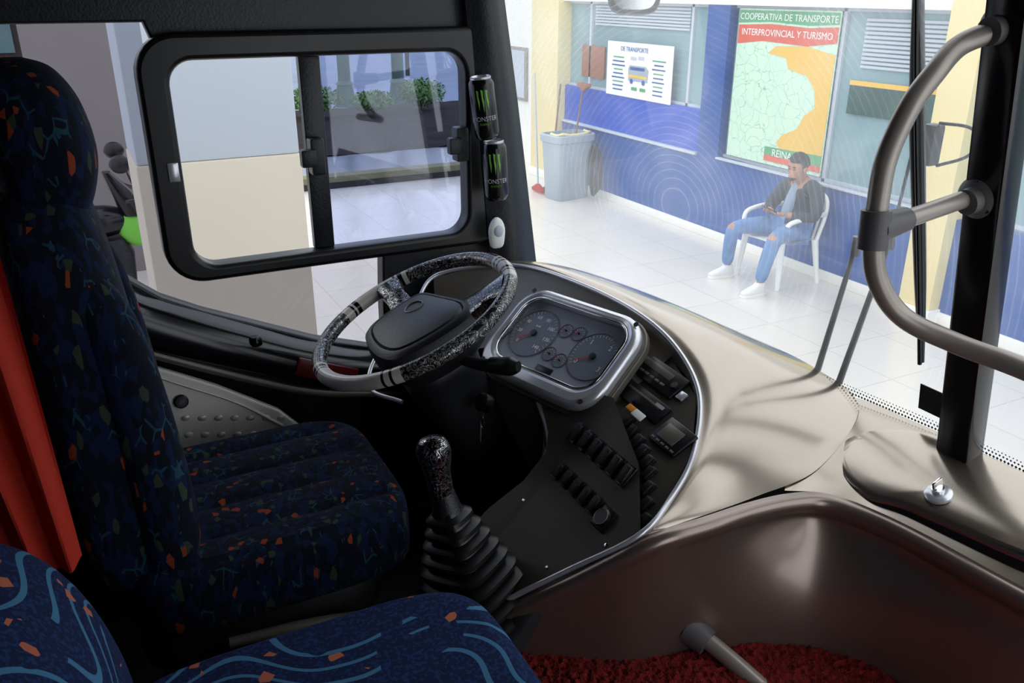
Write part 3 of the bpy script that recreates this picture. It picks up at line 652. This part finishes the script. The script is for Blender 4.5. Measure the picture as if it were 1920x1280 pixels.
Q1=[(.905,1.33),(1.035,1.43),(1.065,1.33),(1.035,1.21),(.952,1.112),(.868,1.062),(.785,1.03),(.848,1.14),(.88,1.24)]
mk('instrument_panel',fan(Q1,zQ),'dashdark',db,False)
mk('panel_lip',loft([[A[4],A[5],A[6],A[7],A[8],A[9]],[(1.035,1.44,zQ(1.035,1.44)),(1.063,1.33,zQ(1.063,1.33)),(1.033,1.21,zQ(1.033,1.21)),(.95,1.112,zQ(.95,1.112)),(.866,1.062,zQ(.866,1.062)),(.782,1.028,zQ(.782,1.028))]],30,4),'dashdark',db)
mk('hood_lining',loft([A[:6],[(.78,2.0,1.78),(.86,1.92,1.82),(.93,1.80,1.86),(.99,1.6,1.875),(1.03,1.44,1.87),(1.05,1.34,1.86)],[(.70,1.98,1.66),(.78,1.88,1.72),(.84,1.75,1.78),(.86,1.6,1.79),(.90,1.44,1.79),(.91,1.34,1.78)]],30,10),'dashdark',db)
mk('footwell_panel',loft([[(.84,2.08,1.72),(.85,1.85,1.75),(.86,1.6,1.775),(.80,1.42,1.71),(.74,1.365,1.64),(.652,1.387,1.56),(.5,1.38,1.42)],[(.95,2.08,1.12),(.95,1.85,1.12),(.93,1.6,1.12),(.86,1.45,1.12),(.78,1.40,1.12),(.66,1.40,1.12),(.5,1.39,1.12)]],30,4),'interior',db)
mk('silver_edge',tube([(.50,1.383,1.425),(.58,1.395,1.50),(.652,1.387,1.57),(.72,1.36,1.635),(.775,1.365,1.69),(.80,1.40,1.715),(.82,1.47,1.74),(.835,1.56,1.77),(.81,1.64,1.80)],.006,10,60),'silver',db)
mk('end_filler',stack([(1.12,.98,1.98,.12,.14),(1.7,.96,1.98,.13,.14),(1.82,.99,1.98,.14,.14),(1.87,1.03,1.98,.1,.12)],I4,4),'interior',db)
Cc=V((.903,1.54,1.848)); cu_=V((.085,-.34,.008)); cv_=V((.125,.035,.10))
MC=frame(Cc,cu_,cv_)
cl=mk('instrument_cluster',plate([rrect(.385,.252,.075),rrect(.325,.180,.05,0,.010)],MC,.034,.014),'silver',db,ang=60)
mk('cluster_surround',plate([rrect(.40,.265,.08)],MC@Matrix.Translation((0,0,-.022)),.02,.004),'dashdark',cl)
mk('cluster_bezel',plate([rrect(.332,.187,.052,0,.010),rrect(.320,.174,.046,0,.010)],MC@Matrix.Translation((0,0,.006)),.02,.004),'chrome',cl)
mk('cluster_face',plate([rrect(.325,.180,.046,0,.010)],MC@Matrix.Translation((0,0,-.008)),.006),'gaugeface',cl,False)
for (sx_,sy_) in ((-.16,-.104),(.162,-.104),(-.162,.108),(.162,.108)):
    mk('cluster_screw',lathe([(.006,0),(.006,.002),(.001,.002)],MC@Matrix.Translation((sx_,sy_,.0165)),16),'blackplastic',cl)
def gauge(u,v,r,labels,a0,a1,na,big=True,fs=.012):
    M0=MC@Matrix.Translation((u,v,-.004))
    ring=tube([M0@V((r*math.cos(a),r*math.sin(a),.001)) for a in [2*math.pi*i/40 for i in range(40)]],.0008,8,None,True)
    g=mk('gauge',join([(lathe([(r,-.002),(r,.0005),(.001,.0005)],M0,40),0),(ring,1)]),['gaugedial','dashdark'],cl)
    tk=[]
    nt_=28 if big else 8
    for i in range(nt_+1):
        a=math.radians(a0+(a1-a0)*i/nt_); L=.006 if big else .003
        tk.append((obox(M0@Matrix.Rotation(a,4,'Z')@Matrix.Translation((r-.004-L/2,0,.001)),L if i%2 else L*1.4,.0009,.0004),0))
    mk('scale_marks',join(tk),'gaugewhite',g,False)
    for i,s in enumerate(labels):
        a=math.radians(a0+(a1-a0)*i/(len(labels)-1)); rr=r*.68
        mk('numeral',text(s,fs,M0@Matrix.Translation((rr*math.cos(a),rr*math.sin(a),.001))),'gaugewhite',g,False)
    mk('needle',join([(obox(M0@Matrix.Rotation(math.radians(na),4,'Z')@Matrix.Translation((r*.36,0,.004)),r*.75,.0020,.001),0),(lathe([(r*.13,0),(r*.13,.005),(.001,.006)],M0,20),1)]),['needle','blackplastic'],g)
    return g
gauge(-.095,.012,.066,['0','20','40','60','80','100','120','140'],225,-45,222,fs=.0135)
gauge(.098,.010,.062,['0','1','2','3'],215,-35,213,fs=.018)
for (u,v) in ((-.014,.046),(.024,.050),(-.014,-.022),(.024,-.028)): gauge(u,v,.018,[],200,-20,165,False)
mk('odometer',obox(MC@Matrix.Translation((.002,-.062,-.003)),.05,.014,.002,.0005),'devblack',cl)
mk('numeral',text('km/h',.008,MC@Matrix.Translation((-.095,.032,-.002))),'gaugewhite',cl,False)
def rocker(M,w,h,par,hi=.012,mark='gaugewhite'):
    hb=obox(M@Matrix.Translation((0,0,hi*.25)),w,h,hi*.5,.0015)
    rk=obox(M@Matrix.Translation((0,0,hi*.7))@Matrix.Rotation(.16,4,'X'),w*.74,h*.80,hi*.7,.002)
    mkk=obox(M@Matrix.Translation((0,h*.22,hi*1.12))@Matrix.Rotation(.16,4,'X'),w*.28,h*.06,.0006)
    mk('rocker_switch',join([(hb,0),(rk,1),(mkk,2)]),['devblack','blackplastic',mark],par)
def fP(y,x): return frame((x,y,zP(x,y)+.001),(0,-1,-.015),(.733,0,.68))
def fQ(y,x): return frame((x,y,zQ(x,y)+.001),(0,-1,-.064),(.873,0,.4877))
for i in range(5): rocker(fP(1.292-.034*i,.768),.024,.038,db)
Mk=fP(1.118,.763)
mk('rotary_knob',join([(obox(Mk@Matrix.Translation((0,0,.003)),.042,.046,.006,.004),0),(lathe([(.018,.0),(.018,.010),(.015,.013),(.001,.013)],Mk),0),(tube([Mk@V((.0155*math.cos(a),.0155*math.sin(a),.0135)) for a in [2*math.pi*i/24 for i in range(24)]],.0009,6,None,True),1)]),['devblack','dashdark'],db)
for i in range(6): rocker(fP(1.325-.036*i,.828),.027,.046,db,.013)
for i in range(5): rocker(fQ(1.275-.029*i,.916-.008*i),.023,.034,db,.011)
for i in range(4): rocker(fQ(1.135-.026*i,.872-.021*i),.021,.034,db,.011)
Mr=fQ(1.335,1.024)
ra=mk('radio',obox(Mr@Matrix.Translation((0,0,.004)),.175,.058,.010,.002),'devblack',db)
mk('display',obox(Mr@Matrix.Translation((.0,.010,.0092)),.10,.018,.002,.001),'dashdark',ra)
for s in (-1,1): mk('knob',lathe([(.008,.006),(.008,.014),(.001,.014)],Mr@Matrix.Translation((s*.072,0,0)),20),'blackplastic',ra)
mk('button',join([(obox(Mr@Matrix.Translation((-.045+.018*i,-.014,.0095)),.014,.006,.002,.0008),0) for i in range(6)]),'dashdark',ra)
Mt=fQ(1.298,.966)
ta=mk('tachograph',obox(Mt@Matrix.Translation((0,0,.003)),.15,.046,.008,.002),'devblack',db)
mk('slot',obox(Mt@Matrix.Translation((0,.008,.0072)),.11,.006,.001,.0004),'dashdark',ta)
mk('label_plate',obox(Mt@Matrix.Translation((.05,.012,.0075)),.026,.008,.001),'silver',ta)
Mu=fQ(1.165,.948)
un=mk('control_unit',obox(Mu@Matrix.Translation((0,0,.004)),.082,.064,.009,.003),'devblack',db)
mk('display',obox(Mu@Matrix.Translation((-.005,.0,.0088)),.05,.036,.002,.001),'dashdark',un)
mk('button',join([(obox(Mu@Matrix.Translation((-.03+.015*i,-.026,.0088)),.010,.005,.002,.0008),0) for i in range(5)]),'dashdark',un)
mk('slot_cover',obox(fQ(1.235,1.018)@Matrix.Translation((0,0,.003)),.02,.02,.006,.002),'silver',db)
for (x,y) in ((.66,1.15),(.60,1.22),(.74,1.075),(.70,1.32)):
    mk('screw',lathe([(.004,0),(.004,.0015),(.001,.002)],frame((x,y,zP(x,y)),(0,-1,0),(.733,0,.68)),14),'chrome',db)
ky=top('key','key with orange and white plastic tag on the dashboard','key',(.95,1.29,1.82))
Mkx=fQ(1.290,.940)
mk('key_tag',join([(obox(Mkx@Matrix.Translation((0.0,-.002,.014)),.022,.014,.003,.001),0),(obox(Mkx@Matrix.Translation((.030,-.004,.015)),.034,.018,.004,.002),1)]),['orangetag','whitepaper'],ky)
mk('key_bow',lathe([(.008,.008),(.008,.018),(.001,.019)],Mkx@Matrix.Translation((-.010,.018,0)),16),'blackplastic',ky)
L_=[V((x,y,0)) for x,y in ((1.225,.985),(1.262,1.045),(1.325,1.045),(1.385,.975),(1.410,.85),(1.410,.66),(1.38,.54),(1.31,.53),(1.275,.64),(1.256,.77),(1.242,.86),(1.222,.92))]
Lc=cat(L_,96,True); cen=V((1.325,.80,0))
def lidmesh(scale,h,dome):
    vs=[];fs=[];n=96;K=[(1.0,-.012),(1.0,h*.6),(.985,h),(.9,h+dome*.3),(.7,h+dome*.65),(.4,h+dome*.9),(.1,h+dome)]
    for s,hh in K:
        for p in Lc:
            q=cen+(p-cen)*s*scale; vs.append((q.x,q.y,1.710+.43*(q.x-1.240)+hh))
    for i in range(len(K)-1):
        for j in range(n): fs.append((i*n+j,i*n+(j+1)%n,(i+1)*n+(j+1)%n,(i+1)*n+j))
    fs.append(tuple((len(K)-1)*n+j for j in range(n)))
    return fromdata(vs,fs)
mk('lid_gasket',lidmesh(1.02,.006,0),'rubber',db); lid=mk('hatch_lid',lidmesh(1.0,.018,.008),'dash',db,ang=60)
Ml=frame((1.285,.825,1.754),(0,-1,0),(1,0,.38))
mk('lock_escutcheon',lathe([(.024,0),(.024,.005),(.019,.009),(.012,.010),(.001,.010)],Ml),'silver',lid)
mk('lock_wing',join([(lathe([(.011,.009),(.011,.018),(.001,.019)],Ml),0),(obox(Ml@Matrix.Translation((0,0,.026)),.006,.022,.020,.002),0)]),'chrome',lid)
# steering column
sc=top('steering_column','black steering column shroud with ignition lock and stalk','steering column',(.75,1.66,1.12))
mk('column_shroud',stack(rsecs([(-.62,0,0,.075,.08),(-.35,0,0,.07,.075),(-.2,0,0,.075,.085),(-.12,0,0,.095,.09),(-.085,0,0,.08,.07)],20),frame((.61,1.68,1.92),(0,-1,.055),(.91,0,.40)),3),'blackplastic',sc)
mk('stalk',tube([(.64,1.62,1.86),(.69,1.53,1.855),(.725,1.475,1.862)],[.010,.013,.016],12,16),'blackplastic',sc)
mk('stalk_grip',tube([(.712,1.495,1.86),(.737,1.455,1.868),(.748,1.438,1.872)],[.018,.021,.012],12,12),'rubber',sc)
mk('ignition_lock',lathe([(.022,0),(.022,.02),(.016,.026),(.001,.026)],frame((.73,1.55,1.74),(0,-1,0),(.5,0,.86))),'blackgloss',sc)
kr=top('key_ring','keys hanging from the ignition lock','keys',(.72,1.54,1.70))
mk('key_blade',obox(frame((.715,1.545,1.72),(0,1,0),(.2,0,1)),.008,.05,.003,.001),'chrome',kr); mk('key_blade',obox(frame((.71,1.55,1.675),(.3,1,0),(.1,.2,1)),.010,.05,.002,.001),'silver',kr)
mk('ring',tube([(.712,1.545+.013*math.cos(a),1.70+.013*math.sin(a)) for a in [2*math.pi*i/20 for i in range(20)]],.0012,6,None,True),'chrome',kr)
# ================================================================= STEERING WHEEL
SW=top('steering_wheel','bus steering wheel with cream rim and black scribble-print grips','steering wheel',(.61,1.68,1.92))
MS=frame((.61,1.68,1.925),(0,-1,.055),(.91,0,.40))
R0=.232;r0=.0170;nn=240;sg=18
vs=[];fs=[];mi=[]
def rimmat(d):
    for a,b in ((-28,62),(90,160),(208,262)):
        for q in (0,360,-360):
            if a<=d+q<=b: return 1
    for a in (-38,-34,68,72,82,86,165,169,202,198,267,271):
        for q in (0,360,-360):
            if abs(d+q-a)<1.1: return 2
    return 0
for i in range(nn):
    a=2*math.pi*i/nn
    for j in range(sg):
        b=2*math.pi*j/sg; rr=R0+r0*math.cos(b)
        vs.append(MS@V((rr*math.cos(a),rr*math.sin(a),r0*math.sin(b))))
for i in range(nn):
    for j in range(sg):
        i2=(i+1)%nn; fs.append((i*sg+j,i2*sg+j,i2*sg+(j+1)%sg,i*sg+(j+1)%sg)); mi.append(rimmat((i+.5)*360/nn))
mk('rim',fromdata(vs,fs,mi),['cream','scrib','blackgloss'],SW)
def spoke(a,w0,w1):
    a=math.radians(a); d=V((math.cos(a),math.sin(a),0)); s=V((-d.y,d.x,0))
    cs=[]
    for t,w,h in ((.10,w0,-.03),(.14,w0*.95,-.020),(.18,w1*.95,-.006),(.222,w1*1.25,.004)):
        cs.append([MS@(d*t+s*w+V((0,0,h-.012))),MS@(d*t+s*w*.9+V((0,0,h+.008))),MS@(d*t+V((0,0,h+.013))),MS@(d*t-s*w*.9+V((0,0,h+.008))),MS@(d*t-s*w+V((0,0,h-.012)))])
    return loft(cs,14,12)
mk('spoke',spoke(174,.030,.028),'chromescrib',SW); mk('spoke',spoke(56,.052,.044),'chromescrib',SW)
hubp=[(-.130,.020),(-.125,.060),(-.105,.078),(-.04,.094),(.02,.108),(.070,.116),(.112,.104),(.132,.07),(.136,.01),(.125,-.065),(.10,-.105),(.04,-.122),(-.04,-.118),(-.10,-.098),(-.124,-.05)]
Hc=cat([V((x,y,0)) for x,y in hubp],90,True)
def hub():
    vs=[];fs=[];n=90;K=[(.74,-.115),(.94,-.088),(1.0,-.062),(1.005,-.032),(.97,-.014),(.90,-.007),(.83,-.005),(.81,-.009),(.78,-.003),(.65,.001),(.4,.004),(.1,.005)]
    for s,h in K:
        for p in Hc: vs.append(MS@V((p.x*s,p.y*s,h)))
    for i in range(len(K)-1):
        for j in range(n): fs.append((i*n+j,i*n+(j+1)%n,(i+1)*n+(j+1)%n,(i+1)*n+j))
    fs.append(tuple((len(K)-1)*n+j for j in range(n)))
    return fromdata(vs,fs)
hb_=mk('hub_pad',hub(),'blackplastic',SW,ang=35)
mk('hub_emblem',tube([MS@V((-.035+.022*math.cos(a),.018+.022*math.sin(a),.005)) for a in [2*math.pi*i/32 for i in range(32)]],.0018,8,None,True),'dashdark',hb_)
# ================================================================= GEAR LEVER
gl=top('gear_lever','gear lever with engraved chrome knob and pleated black boot','gear lever',(.55,1.24,1.47))
gb=V((.555,1.235,1.475)); gt=V((.508,1.268,1.70)); ax=(gt-gb)
sec=[];N=9
for i in range(N):
    t=i/N
    for dt,k in ((0,1.0),(.35/N,1.06),(.5/N,.97),(.65/N,.80),(.92/N,.78)):
        tt=min(1,t+dt); ww=(.112*(1-tt)+.032*tt)*k; sec.append((tt*ax.length,0,0,ww,ww*.92))
zd=ax.normalized(); u_=V((0,-1,0)); u_=(u_-zd*u_.dot(zd)).normalized(); v_=zd.cross(u_)
Mg=frame(gb,u_,v_)
mk('boot',stack(sec,Mg@Matrix.Rotation(.5,4,'Z'),3.6,48),'rubber',gl,ang=30)
mk('boot_base',stack([(-.03,0,0,.130,.115),(.0,0,0,.130,.115),(.012,0,0,.115,.10)],frame(gb,(0,-1,0),(.80,0,.6))@Matrix.Rotation(.3,4,'Z'),3.2,48),'blackplastic',gl)
mk('lever_sleeve',tube([gt-ax*.05,gt+V((-.004,.006,.03))],[.03,.022],16),'blackplastic',gl)
kb=gt+V((-.005,.006,.02))
zd=V((-.10,.12,1)).normalized(); u_=V((1,0,0)); u_=(u_-zd*u_.dot(zd)).normalized(); v_=zd.cross(u_)
mk('knob',stack(rsecs([(0,0,0,.022,.022),(.02,0,0,.023,.023),(.05,0,0,.024,.024),(.08,0,0,.030,.030),(.100,0,0,.032,.032),(.118,0,0,.024,.024),(.125,0,0,.008,.008)],24),frame(kb,u_,v_),2.2,28),'chromescrib',gl)
# ================================================================= SEATS
ds=top('driver_seat','high-backed driver seat in dark navy patterned fabric','seat',(-.0,1.63,1.12))
Y0=1.64
def tl(pts): return rsecs(pts,len(pts)*5)
mk('backrest',stack(tl([(1.58,-.03,Y0,.05,.19),(1.62,-.03,Y0,.085,.23),(1.75,-.035,Y0,.093,.24),(1.95,-.04,Y0,.092,.24),(2.12,-.05,Y0,.086,.225),(2.24,-.062,Y0,.078,.19),(2.30,-.068,Y0,.06,.14),(2.315,-.07,Y0,.03,.08)]),I4,3.6,56),'fabric',ds)
mk('headrest',stack(tl([(2.23,-.055,Y0,.03,.08),(2.26,-.05,Y0,.062,.135),(2.34,-.042,Y0,.078,.165),(2.42,-.048,Y0,.074,.16),(2.475,-.06,Y0,.055,.12),(2.495,-.065,Y0,.02,.05)]),I4,3.2,56),'fabric',ds)
for s in (-1,1):
    mk('side_bolster',stack(tl([(1.62,.02,Y0+s*.205,.035,.035),(1.68,.035,Y0+s*.205,.052,.052),(1.9,.025,Y0+s*.205,.052,.052),(2.1,.0,Y0+s*.19,.045,.045),(2.2,-.03,Y0+s*.17,.02,.02)]),I4,2.4,28),'fabric',ds)
def cushion(x0,x1,y0,y1,z0,z1,rib=0):
    cx_,cy_=(x0+x1)/2,(y0+y1)/2; hx,hy=(x1-x0)/2,(y1-y0)/2
    K=[(z0,cx_,cy_,hx*.93,hy*.92),(z0+.015,cx_,cy_,hx*.99,hy*.99),((z0+z1)/2,cx_,cy_,hx,hy),(z1-.02,cx_,cy_,hx*.985,hy*.98),(z1-.005,cx_,cy_,hx*.93,hy*.91)]
    me=stack(rsecs(K,20)+[(z1+.0015,cx_,cy_,hx*s*.93,hy*s*.91) for s in [.97-.045*i for i in range(21)]],I4,5,96)
    if rib:
        for v in me.vertices:
            if v.co.z>z1-.012:
                ex=min(1,(hx-abs(v.co.x-cx_))/.05)*min(1,(hy-abs(v.co.y-cy_))/.05)
                v.co.z-=rib*(1-abs(math.sin(math.pi*(v.co.y-y0)/.105)))**2*max(0,ex)
    return me
mk('cushion',cushion(-.06,.50,1.36,1.86,1.50,1.645,.014),'fabric',ds)
mk('seat_pan',stack([(1.40,.18,1.615,.20,.20),(1.42,.19,1.615,.24,.23),(1.50,.20,1.615,.25,.235),(1.51,.20,1.615,.25,.23)],I4,6),'blackplastic',ds)
mk('seat_pedestal',stack([(1.12,.17,1.615,.2,.2),(1.16,.17,1.615,.19,.19),(1.2,.17,1.615,.12,.12),(1.36,.17,1.615,.12,.12),(1.41,.17,1.615,.19,.19)],I4,5),'blackplastic',ds)
mk('adjust_lever',join([(tube([(.10,1.36,1.47),(.24,1.355,1.46),(.34,1.35,1.44)],[.010,.012,.016],12,16),0)]),'dashdark',ds)
cs_=top('crew_seat','co-driver seat in bright blue swirl fabric','seat',(.1,.88,1.4))
mk('backrest',stack(tl([(1.60,-.15,.90,.07,.19),(1.64,-.15,.90,.10,.215),(1.75,-.165,.90,.115,.225),(1.86,-.19,.90,.115,.22),(1.94,-.215,.90,.10,.20),(1.99,-.235,.90,.07,.16),(2.01,-.245,.90,.03,.10)]),I4,3.6,56),'swirl',cs_)
mk('cushion',cushion(-.10,.475,.64,1.10,1.53,1.69),'swirl',cs_)
mk('seat_frame',stack([(1.12,.15,.87,.2,.16),(1.45,.15,.87,.2,.17),(1.53,.17,.87,.25,.2),(1.54,.17,.87,.25,.2)],I4,5),'blackplastic',cs_)
def cloth():
    vs=[];fs=[];nu=60;nv=50
    for j in range(nv):
        t=j/(nv-1); z=2.50-.70*t
        xr=-.115+.02*t ; xl=-.46+.18*t
        for i in range(nu):
            s=i/(nu-1); x=xr+(xl-xr)*s
            vs.append((x,1.235+.018*math.sin(s*30+t*2)+.01*math.sin(s*9+1)+.05*s,z-.03*math.sin(s*3.1)*t))
    for j in range(nv-1):
        for i in range(nu-1): fs.append((j*nu+i,j*nu+i+1,(j+1)*nu+i+1,(j+1)*nu+i))
    return fromdata(vs,fs)
mk('orange_curtain',cloth(),'orange',label='orange-red gathered cloth hanging beside the driver seat',cat='curtain')
wb=top('wooden_box','small open wooden box on the floor between seats','box',(.2,1.3,1.40))
mk('box_wall',join([(bx(.08,.30,1.30,1.31,1.36,1.43),0),(bx(.08,.30,1.20,1.21,1.36,1.43),0),(bx(.08,.09,1.20,1.31,1.36,1.43),0),(bx(.29,.30,1.20,1.31,1.36,1.43),0)]),'wood',wb,False)
mk('box_bottom',bx(.08,.30,1.20,1.31,1.35,1.36),'wood',wb,False)
mk('tray_plinth',bx(.02,.36,1.16,1.34,1.12,1.35,.006),'interior',label='dark plinth between the two seats',cat='plinth')
def carpet():
    vs=[];fs=[];nx,ny=160,130
    for j in range(ny):
        for i in range(nx):
            x=.40+.84*i/(nx-1); y=.25+.90*j/(ny-1)
            vs.append((x,y,1.395+random.uniform(0,.011)))
    for j in range(ny-1):
        for i in range(nx-1): fs.append((j*nx+i,j*nx+i+1,(j+1)*nx+i+1,(j+1)*nx+i))
    return fromdata(vs,fs)
mk('carpet',carpet(),'carpet',label='bright red shaggy carpet on the raised floor',cat='carpet',kind='stuff')
mk('trim_5',bx(.40,1.2,.25,1.1,1.12,1.39),'interior',kind='structure',smooth=False)
# ================================================================= RAILS
gr=top('grab_rail','grey looped grab rail bolted to the windscreen post','handrail',(1.27,.88,2.0))
rp=[(1.275,.878,2.545),(1.22,.905,2.52),(1.165,.90,2.48),(1.12,.896,2.434),(1.085,.892,2.365),(1.07,.882,2.30),(1.065,.874,2.24),(1.08,.864,2.177),(1.12,.838,2.12),(1.17,.773,2.09),(1.20,.678,2.078),(1.22,.52,2.06),(1.23,.3,2.04)]
mk('rail_tube',tube(rp,.0165,18,110),'rail',gr)
mk('rail_branch',tube([(1.07,.874,2.262),(1.18,.882,2.272),(1.28,.889,2.282)],.0145,18,16),'rail',gr)
mk('rail_joint',join([(tube([(1.064,.877,2.29),(1.062,.872,2.232)],.0225,20),0),(tube([(1.065,.875,2.262),(1.135,.879,2.268)],[.024,.019],20),0)]),'railjoint',gr)
for z0 in (2.545,2.284):
    o_=(1.286 if z0>2.4 else 1.315,.882,z0)
    Mf=frame(o_,(0,-1,0),(.14,0,-1))
    if (Mf.to_3x3()@V((0,0,1))).x>0: Mf=frame(o_,(0,1,0),(.14,0,-1))
    mk('rail_flange',join([(lathe([(.036,-.012),(.036,.014),(.030,.020),(.022,.024),(.021,.040),(.001,.040)],Mf,32),0)]+[(lathe([(.004,.014),(.004,.021),(.001,.021)],Mf@Matrix.Translation((.028*math.cos(a),.028*math.sin(a),0)),10),1) for a in (.5,2.6,4.7)]),['railjoint','chrome'],gr)
lr=top('step_rail','short grey handrail fixed low on the dashboard side panel','handrail',(.93,1.0,1.42))
mk('rail_tube',tube([(.925,1.02,1.435),(.96,.93,1.405),(1.0,.83,1.36),(1.03,.72,1.30)],.017,16,24),'rail',lr)
dq=V((.035,-.09,-.03)).normalized()
mk('rail_flange',tube([V((.915,1.03,1.44)),V((.915,1.03,1.44))+dq*.045],[.034,.026],24),'railjoint',lr)
# ================================================================= WIPER & MIRRORS
wi=[((1.415,1.265,1.735),(1.37,1.165,2.12),(1.345,1.07,2.36)),((1.42,1.205,1.74),(1.385,1.098,2.15),(1.355,1.06,2.34))]
t=top('windscreen_wiper','black windscreen wiper with two arms and a long blade','wiper',(1.415,1.23,1.74))
for a,b,c in wi:
    mk('wiper_arm',join([(tube([a,b],[.008,.005],10),0),(tube([b,c],.003,8),0),(tube([V(a)-V((0,0,.03)),V(a)+V((0,0,.02))],.012,12),0),(tube([V(b)-V((.0,.0,.02)),V(b)+V((0,0,.02))],.009,12),0)]),'rubber',t)
mk('wiper_blade',join([(tube([(1.305,1.078,2.66),(1.335,1.050,2.40),(1.375,1.012,2.10),(1.395,.988,1.93)],[.008,.014,.011,.005],10,30),0),(tube([(1.29,1.070,2.66),(1.322,1.042,2.40),(1.362,1.004,2.10),(1.382,.982,1.93)],.004,8,30),0)]),'rubber',t)
br_=top('mirror_bracket','small black bracket with wire loop outside the windscreen','bracket',(1.4,1.02,2.3))
mk('bracket_box',obox(frame((1.40,1.06,2.335),(0,-1,0),(0,0,1)),.03,.075,.03,.006),'rubber',br_)
mk('bracket_wire',tube([(1.40,1.05,2.375),(1.40,.99,2.375),(1.40,.965,2.355),(1.40,.985,2.325),(1.40,1.04,2.30)],.003,8,30),'rubber',br_)
em=top('exterior_mirror','black rounded mirror hanging ahead of the windscreen','mirror',(1.55,2.26,2.55))
mk('mirror_housing',stack(rsecs([(-.03,0,0,.03,.05),(-.025,0,0,.07,.09),(0,0,0,.08,.10),(.02,0,0,.075,.095)],12),frame((1.55,2.25,2.625),(.891,-.454,0),(0,0,1)),4),'trimblack',em)
mk('mirror_glass',stack([(.02,0,0,.066,.086),(.024,0,0,.064,.084)],frame((1.55,2.25,2.625),(.891,-.454,0),(0,0,1)),4),'chrome',em)
mk('mirror_arm',tube([(1.56,2.26,2.70),(1.5,2.3,2.95),(1.2,2.3,3.05)],.012,10,16),'rubber',em)
# ================================================================= LIGHT + CAMERA
w=bpy.data.worlds.new('World'); scn.world=w; w.use_nodes=True
bg=w.node_tree.nodes['Background']; bg.inputs[0].default_value=(.90,.95,1,1); bg.inputs[1].default_value=2.0
cam=bpy.data.cameras.new('Camera'); co=bpy.data.objects.new('Camera',cam); COL.objects.link(co)
co.location=(0,0,2.6); co.rotation_euler=(math.radians(67.5),0,math.radians(-27)); cam.lens=30.0; cam.sensor_width=36; cam.clip_start=.02; cam.clip_end=200
scn.camera=co
